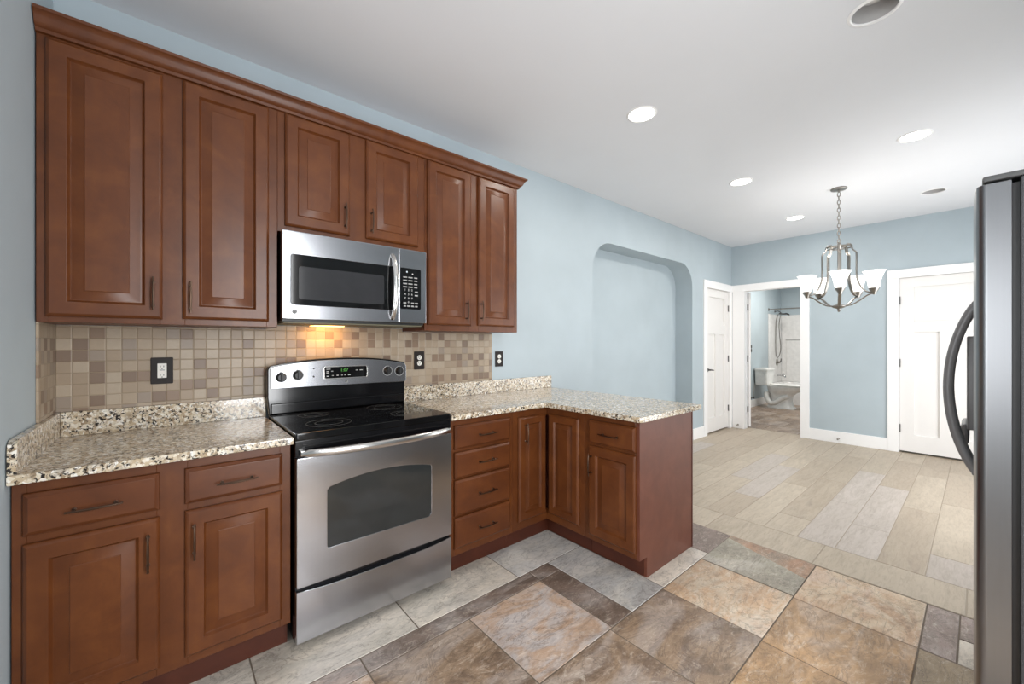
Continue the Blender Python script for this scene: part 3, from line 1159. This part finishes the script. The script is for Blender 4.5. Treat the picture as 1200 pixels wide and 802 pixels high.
for kx, kz in ((0.452, 1.124), (0.533, 1.132), (1.042, 1.134), (1.120, 1.130)):
    b = MB()
    Mk = FY(kx, -0.093, kz)
    b.lathe([(0.026, 0.0), (0.026, 0.004), (0.0245, 0.006), (0.0215, 0.012), (0.020, 0.020), (0.018, 0.022)], Mk, 28)
    b.prism(rrect(-0.0055, 0.0055, -0.020, 0.029, 0.004), Mk, 0.014, 0.030, 0.002)
    k_ = b.build('knob', 'black', cp)
    MB().prism(circ(0, 0, 0.0305, 32), Mk, 0.0002, 0.0012, 0, [circ(0, 0, 0.0285, 32)]).build('dial_ring', 'print', cp)
for zz in (1.166, 1.120):
    MB().lathe([(0.0045, 0), (0.0045, 0.0015)], FY(0.612, -0.093, zz), 14).build('indicator_light', 'black', cp)
b = MB()
b.prism(rrect(0.664, 0.917, 1.100, 1.175, 0.012), Mb, 0.010, 0.0135, 0.001, [rrect(0.670, 0.911, 1.106, 1.169, 0.010)])
b.build('display_bezel', 'polish', cp)
dp = MB().prism(rrect(0.670, 0.911, 1.106, 1.169, 0.010), Mb, 0.010, 0.0115).build('display', 'glass', cp)
dm = text_mesh('1:07', 0.026)
MB().add_mesh(dm, FY(0.778, -0.0949, 1.150)).build('clock_digits', 'digits', dp)
for (x, z, wd) in ((0.690, 1.158, .022), (0.686, 1.145, .014), (0.686, 1.137, .014), (0.686, 1.118, .012), (0.710, 1.146, .010), (0.713, 1.121, .010),
                   (0.740, 1.121, .012), (0.765, 1.121, .008), (0.782, 1.121, .008), (0.806, 1.121, .014), (0.850, 1.147, .012), (0.876, 1.147, .018)):
    b = MB()
    b.box(x - wd / 2, x + wd / 2, -0.0949, -0.0944, z - .0018, z + .0018)
    b.build('button_mark', 'print', dp)


def badge(parent, Mx, r):
    """Small round maker's badge: disc, rim and a curled monogram."""
    b = MB()
    b.lathe([(r, 0), (r, 0.0012), (r * 0.92, 0.002)], Mx, 24)
    o = b.build('badge', 'darkgrey', parent)
    b = MB()
    b.prism(circ(0, 0, r * 0.90, 24), Mx, 0.0021, 0.0026, 0, [circ(0, 0, r * 0.78, 24)])
    for sg, cx in ((1, -0.26), (-1, 0.26)):
        pts = [Mx @ Vector((cx * r + 0.24 * r * math.cos(a) * sg, 0.34 * r * math.sin(a), 0.0024)) for a in [0.4 + k * 5.2 / 12 for k in range(13)]]
        b.tube(pts, 0.06 * r, 6)
    b.build('monogram', 'print', o)
    return o


badge(cp, FY(0.792, -0.093, 1.083), 0.008)

# ------------------------------------------------------------------ microwave
t = thing('microwave_oven', 'stainless steel microwave oven mounted above the range', 'microwave', (0.78, -0.2, 1.415))
MX0, MX1, MZ0, MZ1 = 0.402, 1.157, 1.424, 1.846
b = MB()
b.box(MX0 + .004, MX1 - .004, -0.350, -0.012, 1.412, MZ1 - .002, bev=0.003)
b.build('body', 'black', t)
b = MB()
b.box(MX0 + .012, MX1 - .012, -0.345, -0.020, 1.4055, 1.4115)
un = b.build('underside_vent', 'underside', t)
b = MB()
b.box(0.600, 0.760, -0.150, -0.060, 1.402, 1.4050)
b.build('cooktop_lamp', 'hoodlamp', t)
Mm = FY(0, -0.3505, 0)
b = MB()
b.prism(rrect(MX0, 0.9845, MZ0, MZ1, 0.006), Mm, 0, 0.030, 0.004, [rrect(0.441, 0.966, 1.493, 1.735, 0.012)])
md = b.build('door', 'steel', t)
b = MB()
b.prism(rrect(0.441, 0.966, 1.493, 1.735, 0.012), Mm, 0.001, 0.0285, 0, [rrect(0.474, 0.900, 1.520, 1.680, 0.010)])
b.build('window_surround', 'glass', md)
b = MB()
b.prism(rrect(0.474, 0.900, 1.520, 1.680, 0.010), Mm, 0.001, 0.0275)
b.build('window', 'screen', md)
b = MB()
pts = []
for k in range(21):
    s_ = -1 + 2 * k / 20
    pts.append((0.952 - 0.006 * s_ * s_, -0.380 - 0.040 * (1 - s_ * s_) ** 0.6, 1.622 + s_ * 0.180))
b.tube(pts, [0.0125 + 0.003 * (1 - abs(-1 + 2 * k / 20)) for k in range(21)], 14, True, (0.7, 1.0), (0, -1, 0))
b.build('handle', 'polish', md)
badge(md, FY(0.455, -0.3805, 1.459), 0.012)
b = MB()
b.prism(rrect(0.9865, MX1, MZ0, MZ1, 0.006), Mm, 0, 0.030, 0.004)
cs = b.build('control_side', 'steel', t)
kp = MB().prism(rrect(0.992, 1.121, 1.503, 1.738, 0.010), FY(0, -0.3805, 0), 0.0001, 0.0015).build('keypad', 'glass', t)
kz = -0.3822
for s_, x, z in (('1', 1.022, 1.612), ('2', 1.043, 1.612), ('3', 1.064, 1.612), ('4', 1.022, 1.588), ('5', 1.043, 1.588), ('6', 1.064, 1.588),
                 ('7', 1.022, 1.565), ('8', 1.043, 1.565), ('9', 1.064, 1.565), ('0', 1.043, 1.542)):
    MB().add_mesh(text_mesh(s_, 0.016), FY(x, kz, z)).build('key_digit', 'print', kp)
KL = [(x, z, wd, .0035) for z in (1.685, 1.667, 1.648, 1.630) for x, wd in ((1.022, .024), (1.055, .026), (1.088, .020))]
KL += [(x, z, wd, .004) for x, z, wd in ((1.092, 1.604, .020), (1.092, 1.584, .020), (1.020, 1.538, .018), (1.068, 1.538, .018), (1.092, 1.538, .020),
                                         (1.020, 1.520, .014), (1.043, 1.520, .018), (1.068, 1.520, .018), (1.092, 1.520, .016))]
for x, z, wd, hh in KL:
    MB().box(x - wd / 2, x + wd / 2, kz, kz + .0006, z - hh, z + hh).build('key_label', 'greyplast', kp)
for x, z, r in ((1.033, 1.716, .005), (1.068, 1.706, .004)):
    MB().lathe([(r, 0), (r, 0.0006)], FY(x, -0.3818, z), 14).build('indicator_dot', 'print', kp)
lh = bpy.data.lights.new('microwave_lamp', 'AREA')
lh.shape = 'RECTANGLE'
lh.size, lh.size_y = 0.15, 0.05
lh.energy = P_HOOD
lh.color = (1.0, 0.52, 0.15)
lo_ = bpy.data.objects.new('microwave_lamp', lh)
lo_.location = (0.69, -0.10, 1.400)
lo_.rotation_euler = (math.radians(25), 0, 0)
C.objects.link(lo_)


# ------------------------------------------------------------------ power outlets
def outlet(x, z, wd, ht, label, kind, y=-0.0088):
    t = thing('power_outlet', label, 'outlet', (x, y, z), 'dark-plated power outlets above the worktops')
    Mx = FY(x, y, z)
    MB().prism(rrect(-wd / 2, wd / 2, -ht / 2, ht / 2, 0.004), Mx, 0, 0.006, 0.002).build('cover_plate', 'brownplate', t)
    if kind == 'gfci':
        b = MB()
        b.prism(rrect(-0.0165, 0.0165, -0.034, 0.034, 0.002), Mx, 0.006, 0.008, 0.0008)
        r = b.build('receptacle', 'whiteplast', t)
        for zz in (0.018, -0.022):
            for xx in (-0.006, 0.006):
                MB().prism(rect(xx - .0012, xx + .0012, zz - .002, zz + .006), Mx, 0.008, 0.0084).build('slot', 'black', r)
            MB().prism(circ(0, zz - 0.008, 0.0024, 12), Mx, 0.008, 0.0084).build('ground_hole', 'black', r)
        b = MB()
        b.prism(rect(-.009, .009, 0.0005, 0.005), Mx, 0.008, 0.0092)
        b.build('test_button', 'greyplast', r)
    else:
        for zz in (0.0195, -0.0195):
            r = MB().lathe([(0.0165, 0.0), (0.0165, 0.0018), (0.015, 0.0024)], Mx @ Matrix.Translation((0, zz, 0.006)), 24).build('receptacle', 'whiteplast', t)
            for xx in (-0.006, 0.006):
                MB().prism(rect(xx - .0012, xx + .0012, zz - .001, zz + .007), Mx, 0.0084, 0.0088).build('slot', 'black', r)
            MB().prism(circ(0, zz - 0.007, 0.0024, 12), Mx, 0.0084, 0.0088).build('ground_hole', 'black', r)
        MB().lathe([(0.003, 0), (0.003, 0.001)], Mx @ Matrix.Translation((0, 0, 0.006)), 12).build('screw', 'darkgrey', t)
    return t


outlet(-0.027, 1.178, 0.080, 0.124, 'square-faced outlet in a dark plate on the tile left of the range', 'gfci')
outlet(1.303, 1.189, 0.076, 0.124, 'round-socket outlet in a dark plate on the tile right of the range', 'duplex')
outlet(2.012, 1.181, 0.078, 0.122, 'round-socket outlet in a dark plate on the blue painted wall past the tile', 'duplex', -0.0008)

# ------------------------------------------------------------------ refrigerator
t = thing('refrigerator', 'stainless steel side-by-side refrigerator at the right edge', 'refrigerator', (2.22, -2.95, 0))
FX0, FX1 = 1.775, 2.685
FYD = -2.508
b = MB()
b.box(FX0, FX1, -3.30, -2.588, 0.02, 1.768, bev=0.006)
b.build('body', 'blackmatt', t)
b = MB()
b.box(FX0 + .012, FX1 - .012, -2.588, -2.574, 0.03, 1.755)
b.box(FX0 + .02, FX1 - .02, -2.575, -2.53, 0.012, 0.095, bev=0.004)
b.build('gasket', 'black', t)
b = MB()
b.box(FX0 + .002, FX1 - .002, -2.75, -2.520, 1.7688, 1.786, bev=0.006)
b.build('hinge_cover', 'darkgrey', t)


def fridge_door(x0, x1):
    # plan outline with softly rounded front edges, extruded upward
    y0, y1, r = -2.573, FYD, 0.022
    pts = [(x0, y0), (x1, y0)]
    for k in range(7):
        a = PI / 2 * k / 6
        pts.append((x1 - r + r * math.cos(a), y1 - r + r * math.sin(a)))
    n = 12
    for k in range(1, n):
        x = x1 - r + (x0 + r - x1 + r) * k / n
        s_ = (x - (x0 + x1) / 2) / ((x1 - x0) / 2 - r)
        pts.append((x, y1 + 0.006 * (1 - s_ * s_)))
    for k in range(7):
        a = PI / 2 + PI / 2 * k / 6
        pts.append((x0 + r + r * math.cos(a), y1 - r + r * math.sin(a)))
    return MB().prism(pts, Matrix(), 0.10, 1.762, 0.003)


XM = FX0 + 0.500
da = fridge_door(FX0 - .001, XM - .003).build('door', 'steelv', t)
db = fridge_door(XM + .003, FX1 + .001).build('door', 'steelv', t)
for d_, hx in ((da, XM - 0.050), (db, XM + 0.045)):
    b = MB()
    pts = []
    for k in range(29):
        s_ = -1 + 2 * k / 28
        pts.append((hx, FYD - 0.004 + 0.074 * (1 - abs(s_) ** 2.0) ** 0.85, 1.143 + s_ * 0.312))
    b.tube(pts, [0.0135] * 29, 14, True, (1.0, 0.9), (0, 1, 0))
    for sg in (-1, 1):
        b.box(hx - .011, hx + .011, FYD - .006, FYD + .012, 1.143 + sg * 0.300 - .016, 1.143 + sg * 0.300 + .016, bev=0.004)
    b.build('handle', 'greybar', d_)
b = MB()
b.box(XM + 0.110, XM + 0.350, FYD - .004, FYD + 0.026, 0.965, 1.335, bev=0.006)
b.box(XM + 0.125, XM + 0.335, FYD + .020, FYD + 0.042, 0.905, 0.985, bev=0.010)
b.build('dispenser', 'greybar', db)

# ------------------------------------------------------------------ recessed ceiling lights
names = {
    0: 'lit recessed ceiling light nearest the upper cabinets, large in the picture',
    1: 'lit recessed ceiling light between the other two in the row along the arched wall',
    2: 'lit recessed ceiling light farthest away, left of the chandelier chain',
    3: 'unlit recessed ceiling can with a dark open baffle at the top edge of the picture',
    4: 'lit recessed ceiling light on the right, above the refrigerator handle',
    5: 'small unlit recessed ceiling can on the right, beyond the chandelier',
}
for i, (x, y, lit) in enumerate(CANS):
    t = thing('recessed_light', names[i], 'ceiling light', (x, y, ZC), 'recessed ceiling lights')
    b = MB()
    Mx = Matrix.Translation((x, y, ZC))
    b.lathe([(0.080, 0.004), (0.080, -0.004), (0.084, -0.006), (0.094, -0.003), (0.096, -0.0005)], Mx, 40, False, False)
    b.build('trim_ring', 'white', t)
    if lit:
        b = MB()
        b.lathe([(0.0795, 0.006), (0.0795, -0.002), (0.05, -0.0045), (0.01, -0.005)], Mx, 40)
        b.build('lens', 'lens', t)
        l = bpy.data.lights.new('can_lamp', 'AREA')
        l.shape = 'DISK'
        l.size = 0.13
        l.energy = P_CAN
        l.color = (1.0, 0.95, 0.88)
        o = bpy.data.objects.new('can_lamp', l)
        o.location = (x, y, ZC - 0.007)
        C.objects.link(o)
    else:
        b = MB()
        b.lathe([(0.0795, 0.002), (0.075, 0.03), (0.068, 0.075)], Mx, 40, False, False)
        b.build('baffle', 'baffle', t)
        b = MB()
        b.lathe([(0.067, 0.078), (0.060, 0.070), (0.045, 0.058), (0.02, 0.052), (0.004, 0.050)], Mx, 32)
        b.build('bulb', 'porcelain', t)

# ------------------------------------------------------------------ chandelier
CHX, CHY = 4.902, -1.633
t = thing('chandelier', 'five-light brushed nickel chandelier with frosted white glass shades', 'chandelier', (CHX, CHY, ZC))


def CP(r, a, z):
    return Vector((CHX + r * math.cos(a), CHY + r * math.sin(a), z))


Mx = Matrix.Translation((CHX, CHY, ZC))
b = MB()
b.lathe([(0.064, -0.001), (0.064, -0.010), (0.058, -0.016), (0.030, -0.020), (0.010, -0.024), (0.008, -0.040)], Mx, 40)
b.build('canopy', 'nickel', t)
b = MB()
z = ZC - 0.036
k = 0
while z > 2.275:
    L, Wd = 0.023, 0.011
    pts = []
    for j in range(16):
        a = 2 * PI * j / 16
        ox, oz = Wd * math.cos(a), L * math.sin(a)
        pts.append((CHX + (ox if k % 2 else 0), CHY + (0 if k % 2 else ox), z - L + oz))
    rows = []
    for j, p_ in enumerate(pts):
        a = 2 * PI * j / 16
        d_ = Vector((math.cos(a) if k % 2 else 0, 0 if k % 2 else math.cos(a), math.sin(a)))
        nrm = Vector((0, 1, 0)) if k % 2 else Vector((1, 0, 0))
        rows.append([Vector(p_) + (d_ * math.cos(q) + nrm * math.sin(q)) * 0.0040 for q in [2 * PI * i / 6 for i in range(6)]])
    rows.append(rows[0])
    b.loft(rows, False, False)
    z -= 0.0375
    k += 1
bmesh.ops.remove_doubles(b.bm, verts=b.bm.verts, dist=1e-6)
b.build('chain', 'nickel', t)
b = MB()
b.lathe([(0.004, 2.285), (0.010, 2.280), (0.012, 2.268), (0.008, 2.262), (0.0055, 2.25), (0.0055, 1.70), (0.012, 1.69)], Matrix.Translation((CHX, CHY, 0)), 20)
b.build('center_rod', 'nickel', t)
b = MB()
b.lathe([(0.008, 1.700), (0.012, 1.690), (0.020, 1.682), (0.040, 1.676), (0.058, 1.668), (0.058, 1.660), (0.040, 1.648), (0.016, 1.640), (0.010, 1.628), (0.012, 1.618), (0.004, 1.608)], Matrix.Translation((CHX, CHY, 0)), 32)
b.build('hub', 'nickel', t)
b = MB()
b.lathe([(0.098, 2.232), (0.104, 2.236), (0.104, 2.226), (0.098, 2.222), (0.098, 2.232)], Matrix.Translation((CHX, CHY, 0)), 40, False, False)
for k in range(5):
    a = math.radians(192 + 72 * k)
    b.tube([CP(0.004, a, 2.232), CP(0.10, a, 2.232)], 0.0045, 8)
b.build('top_ring', 'nickel', t)


def smooth_path(pts, n=6):
    pts = [Vector(p) for p in pts]
    P_ = [pts[0] * 2 - pts[1]] + pts + [pts[-1] * 2 - pts[-2]]
    out = []
    for i in range(1, len(P_) - 2):
        for k in range(n):
            s_ = k / n
            p0, p1, p2, p3 = P_[i - 1:i + 3]
            out.append(0.5 * ((2 * p1) + (p2 - p0) * s_ + (2 * p0 - 5 * p1 + 4 * p2 - p3) * s_ ** 2 + (3 * p1 - p0 - 3 * p2 + p3) * s_ ** 3))
    out.append(pts[-1])
    return out


RA = 0.258
for k in range(5):
    a = math.radians(192 + 72 * k)
    b = MB()
    tang = (-math.sin(a), math.cos(a), 0)
    up_ = smooth_path([CP(0.060, a, 2.252), CP(0.088, a, 2.246), CP(0.100, a, 2.215), CP(0.108, a, 2.190), CP(0.130, a, 2.165), CP(0.134, a, 2.13), CP(0.134, a, 1.96),
                       CP(0.142, a, 1.90), CP(0.170, a, 1.825), CP(0.212, a, 1.782), CP(RA - .01, a, 1.772)])
    b.tube(up_, 0.0150, 8, True, (1.0, 0.45), tang)
    lo_p = smooth_path([CP(0.050, a, 1.664), CP(0.100, a, 1.672), CP(0.155, a, 1.705), CP(0.205, a, 1.745), CP(RA - .01, a, 1.765)])
    b.tube(lo_p, 0.0135, 8, True, (1.0, 0.5), tang)
    arm = b.build('arm', 'nickel', t)
    Ms = Matrix.Translation(CP(RA, a, 0)) @ Matrix.Rotation(a + PI / 4, 4, 'Z')
    b = MB()
    b.lathe([(0.010, 1.752), (0.016, 1.760), (0.018, 1.772), (0.026, 1.784), (0.036, 1.800), (0.038, 1.812), (0.020, 1.8132)], Ms, 28)
    b.build('socket_cup', 'nickel', arm)
    # flared frosted shade with a softly squared rim, open at the top
    prof_o = [(0.024, 1.8135, 2), (0.036, 1.815, 2.1), (0.041, 1.832, 2.2), (0.045, 1.858, 2.5), (0.050, 1.89, 2.8), (0.058, 1.925, 3.2), (0.070, 1.955, 3.6), (0.078, 1.968, 3.8)]
    loops = []
    for inset in (0, 1):
        for r, z, e in (prof_o if inset == 0 else list(reversed(prof_o))[:-1]):
            r2 = r - 0.003 * inset
            lp = []
            for j in range(40):
                q = 2 * PI * j / 40
                cq, sq = abs(math.cos(q)) ** e + abs(math.sin(q)) ** e, 0
                rr = r2 / (cq ** (1 / e)) * (0.93 if e > 2.4 else 1.0)
                lp.append(Ms @ Vector((rr * math.cos(q), rr * math.sin(q), z + 0.002 * inset * (1 if z < 1.83 else 0))))
            loops.append(lp)
    b = MB()
    b.loft(loops, True, True)
    b.build('shade', 'shade', arm)
    l = bpy.data.lights.new('shade_lamp', 'POINT')
    l.energy = P_BULB
    l.color = (1.0, 0.93, 0.84)
    l.shadow_soft_size = 0.03
    o = bpy.data.objects.new('shade_lamp', l)
    o.location = CP(RA, a, 1.93)
    C.objects.link(o)

# ------------------------------------------------------------------ bathroom
# bathtub
t = thing('bathtub', 'white bathtub behind the toilet, seen through the bathroom doorway', 'bathtub', (10.46, -0.35, 0))
TX0, TX1, TY0, TY1, TZ = 10.06, 10.895, -1.20, 0.508, 0.42
b = MB()


def rr3(x0, x1, y0, y1, r, z):
    return [(p[0], p[1], z) for p in rrect(x0, x1, y0, y1, r, 5)]


b.loft([rr3(TX0, TX1, TY0, TY1, 0.01, 0.0), rr3(TX0, TX1, TY0, TY1, 0.01, TZ - .02), rr3(TX0 + .006, TX1 - .006, TY0 + .006, TY1 - .006, 0.012, TZ),
        rr3(TX0 + .08, TX1 - .06, TY0 + .09, TY1 - .09, 0.12, TZ), rr3(TX0 + .10, TX1 - .08, TY0 + .12, TY1 - .12, 0.12, TZ - .04),
        rr3(TX0 + .15, TX1 - .13, TY0 + .25, TY1 - .2, 0.12, 0.10), rr3(TX0 + .2, TX1 - .18, TY0 + .32, TY1 - .28, 0.1, 0.07)])
b.build('basin', 'acrylic', t, 40)
b = MB()
b.prism(rect(TX0 + .06, TX1 - .08, 0.05, TZ - .07), frame((TX0, 0, 0), (0, -1, 0), (0, 0, 1)) @ Matrix.Translation((0.0 - 0.0, 0, 0)), 0.0005, 0.001) if False else None
t2 = thing('tub_surround', 'white tub surround panels with a molded shelf ledge in the bathroom', 'surround', (10.46, 0.4, TZ))
b = MB()
b.box(10.02, 10.885, BYL - .016, BYL - .001, TZ + .002, 1.955, bev=0.004)
b.box(10.02, 10.10, BYL - .024, BYL - .016, TZ + .002, 1.955, bev=0.004)
b.build('end_panel', 'acrylic', t2)
b = MB()
b.box(BXB - .016, BXB - .001, BYR + .25, BYL - .018, TZ + .002, 1.955, bev=0.004)
b.box(BXB - .060, BXB - .016, BYR + .25, 0.40, 1.385, 1.415, bev=0.010)
b.box(BXB - .030, BXB - .016, BYR + .25, 0.40, TZ + .004, 1.385, bev=0.004)
b.build('back_panel', 'acrylic', t2)
# shower rod
t = thing('shower_rod', 'straight dark curtain rod spanning above the bathtub', 'rod', (10.05, 0.5, 2.05))
MB().tube([(10.05, BYL - .004, 2.05), (10.05, BYR + .004, 2.05)], 0.0125, 14).build('rod', 'nickel', t)
for y, sg in ((BYL - .001, -1), (BYR + .001, 1)):
    MB().lathe([(0.032, 0), (0.030, 0.008), (0.018, 0.020)], Matrix.Translation((10.05, y, 2.05)) @ Matrix.Rotation(PI / 2 * (1 if sg < 0 else -1), 4, 'X'), 20).build('end_flange', 'hinge', t)
# hand shower
t = thing('hand_shower', 'hand shower head with a long hanging hose on the tub end wall', 'shower', (10.46, 0.5, 1.98))
ys = BYL - .017
b = MB()
b.lathe([(0.028, 0), (0.024, 0.008), (0.010, 0.010)], Matrix.Translation((10.46, BYL - .001, 2.03)) @ Matrix.Rotation(PI / 2, 4, 'X'), 18)
b.tube(smooth_path([(10.46, BYL - .002, 2.03), (10.46, ys - .06, 2.03), (10.46, ys - .11, 1.985)]), 0.010, 10)
b.build('arm', 'hinge', t)
b = MB()
b.tube([(10.46, ys - .07, 1.975), (10.46, ys - .14, 1.965), (10.455, ys - .20, 1.962)], [0.015, 0.014, 0.018], 12)
b.lathe([(0.020, 0.022), (0.045, 0.012), (0.055, 0.0), (0.052, -0.010), (0.02, -0.012)], Matrix.Translation((10.455, ys - .225, 1.955)) @ Matrix.Rotation(0.45, 4, 'X'), 24)
b.build('shower_head', 'hinge', t)
b = MB()
b.tube(smooth_path([(10.44, ys - .06, 1.97), (10.43, ys - .02, 1.80), (10.42, ys - .015, 1.45), (10.43, ys - .015, 1.10), (10.46, ys - .03, 0.985), (10.50, ys - .06, 1.03), (10.50, ys - .09, 1.2), (10.47, ys - .075, 1.5), (10.46, ys - .07, 1.75), (10.46, ys - .10, 1.95)]), 0.0085, 8)
b.build('hose', 'nickel', t)
t = thing('tub_valve', 'round shower valve with a lever, above the tub spout', 'faucet', (10.56, BYL - .016, 0.85))
b = MB()
Mv = Matrix.Translation((10.56, BYL - .0165, 0.87)) @ Matrix.Rotation(PI / 2, 4, 'X')
b.lathe([(0.080, 0), (0.078, 0.006), (0.06, 0.012), (0.026, 0.014), (0.024, 0.06)], Mv, 28)
b.build('valve_plate', 'nickel', t)
MB().tube([(10.56, ys - .055, 0.87), (10.56, ys - .075, 0.90), (10.56, ys - .080, 0.96)], [0.013, 0.011, 0.008], 10).build('lever', 'hinge', t)
t = thing('tub_spout', 'tub spout low on the end wall of the bathtub', 'faucet', (10.56, BYL - .016, 0.56))
b = MB()
b.tube(smooth_path([(10.56, BYL - .018, 0.575), (10.56, ys - .07, 0.58), (10.56, ys - .14, 0.572), (10.56, ys - .155, 0.55), (10.56, ys - .157, 0.535)]), 0.020, 12)
b.build('spout', 'chrome', t)
MB().tube([(10.56, ys - .12, 0.598), (10.56, ys - .12, 0.63)], [0.006, 0.010], 10).build('diverter_knob', 'chrome', t)

# toilet, seen from its side; tank against the left bathroom wall, bowl towards -y
TXC = 9.36
t = thing('toilet', 'white two-piece toilet in the bathroom', 'toilet', (TXC, 0.1, 0))


def tloop(cy, ly, wx, z, e=2.4, n=28):
    lp = []
    for j in range(n):
        q = 2 * PI * j / n
        c_, s_ = math.cos(q), math.sin(q)
        rr = (abs(c_) ** e + abs(s_) ** e) ** (-1 / e)
        lp.append((TXC + wx * rr * s_, cy + ly * rr * c_, z))
    return lp


b = MB()
b.loft([tloop(0.080, 0.245, 0.110, 0.0, 3), tloop(0.080, 0.244, 0.108, 0.03, 3), tloop(0.078, 0.215, 0.092, 0.06, 2.8), tloop(0.070, 0.180, 0.080, 0.16, 2.6), tloop(0.075, 0.195, 0.088, 0.26, 2.4),
        tloop(0.060, 0.235, 0.125, 0.31, 2.2), tloop(0.030, 0.285, 0.165, 0.36, 2.2), tloop(0.005, 0.318, 0.182, 0.41, 2.2), tloop(0.0, 0.325, 0.186, 0.445, 2.2), tloop(0.0, 0.300, 0.165, 0.449, 2.2)])
# trapway bulge on each side
for sx in (-1, 1):
    pth = smooth_path([(TXC + sx * .070, -0.06, 0.26), (TXC + sx * .086, 0.06, 0.20), (TXC + sx * .090, 0.16, 0.115), (TXC + sx * .088, 0.245, 0.10), (TXC + sx * .084, 0.300, 0.165),
                       (TXC + sx * .075, 0.325, 0.25), (TXC + sx * .06, 0.31, 0.30)])
    b.tube(pth, [0.048] * len(pth), 12)
b.build('bowl', 'porcelain', t, 60)
b = MB()
b.loft([tloop(-0.03, 0.296, 0.188, 0.4505, 2.2), tloop(-0.03, 0.300, 0.192, 0.460, 2.2), tloop(-0.03, 0.300, 0.192, 0.478, 2.2), tloop(-0.03, 0.285, 0.180, 0.488, 2.2), tloop(-0.02, 0.18, 0.12, 0.493, 2.2)])
b.build('seat_lid', 'porcelain', t, 50)
b = MB()
b.loft([[(TXC + p[0], p[1], z) for p in rrect(-wx, wx, y0, y1, 0.03, 4)] for z, wx, y0, y1 in
        ((0.451, 0.190, 0.285, 0.490), (0.48, 0.200, 0.278, 0.495), (0.742, 0.215, 0.268, 0.498))])
tk = b.build('tank', 'porcelain', t, 40)
b = MB()
b.loft([[(TXC + p[0], p[1], z) for p in rrect(-wx, wx, y0, y1, 0.035, 4)] for z, wx, y0, y1 in
        ((0.7425, 0.221, 0.261, 0.504), (0.755, 0.227, 0.256, 0.506), (0.785, 0.227, 0.256, 0.506), (0.798, 0.220, 0.264, 0.500))])
b.build('tank_lid', 'porcelain', t, 40)
b = MB()
b.tube([(TXC - .210, 0.30, 0.69), (TXC - .235, 0.30, 0.69)], 0.010, 10)
b.tube([(TXC - .235, 0.300, 0.69), (TXC - .237, 0.36, 0.685)], [0.006, 0.007], 8)
b.build('flush_lever', 'chrome', tk)
t = thing('shutoff_valve', 'small chrome shutoff valve low on the wall beside the toilet', 'valve', (9.02, BYL, 0.195))
b = MB()
b.lathe([(0.022, 0), (0.018, 0.006), (0.008, 0.008), (0.008, 0.05)], Matrix.Translation((9.02, BYL - .001, 0.19)) @ Matrix.Rotation(PI / 2, 4, 'X'), 16)
b.tube([(9.02, BYL - .052, 0.18), (9.02, BYL - .052, 0.225)], 0.010, 10)
b.build('valve_body', 'hinge', t)
MB().tube(smooth_path([(9.02, BYL - .052, 0.225), (9.03, BYL - .045, 0.30), (9.09, BYL - .035, 0.40), (9.125, BYL - .03, 0.47)]), 0.005, 8).build('supply_tube', 'nickel', t)
t = thing('light_switch', 'small dark two-part switch plate on the bathroom wall', 'switch', (9.0, BYL, 1.2))
for zz in (1.238, 1.158):
    MB().prism(rrect(8.962, 9.038, zz - .032, zz + .032, 0.01), FY(0, BYL - .001, 0), 0, 0.008, 0.002).build('switch_plate', 'black', t)
    MB().prism(rect(8.99, 9.01, zz - .012, zz + .012), FY(0, BYL - .009, 0), 0, 0.006, 0.001).build('toggle', 'darkgrey', t)
area('bathroom_fill_light', (9.0, -0.5, ZC - 0.02), (0, 0, 0), 1.2, 0.5, P_BATH, (1.0, 0.96, 0.9))  # added fill light without a fixture, brightens the bathroom from above

# small door stops on the white boards of the far wall
for y, z, x, lab in ((-1.317, 0.060, XF - .016, 'small spring door stop on the baseboard between the two far doorways'),
                     (-0.10, 0.055, XF - .0195, 'small spring door stop low on the white casing left of the bathroom doorway')):
    b = MB()
    Md = Matrix.Translation((x, y, z)) @ Matrix.Rotation(-PI / 2, 4, 'Y')
    b.lathe([(0.012, 0), (0.012, 0.004), (0.007, 0.006), (0.007, 0.050), (0.010, 0.052), (0.010, 0.062), (0.006, 0.065)], Md, 16)
    tag(b.build('door_stop', 'nickel', origin=(x, y, z)), lab, 'door stop', 'spring door stops on the far wall')
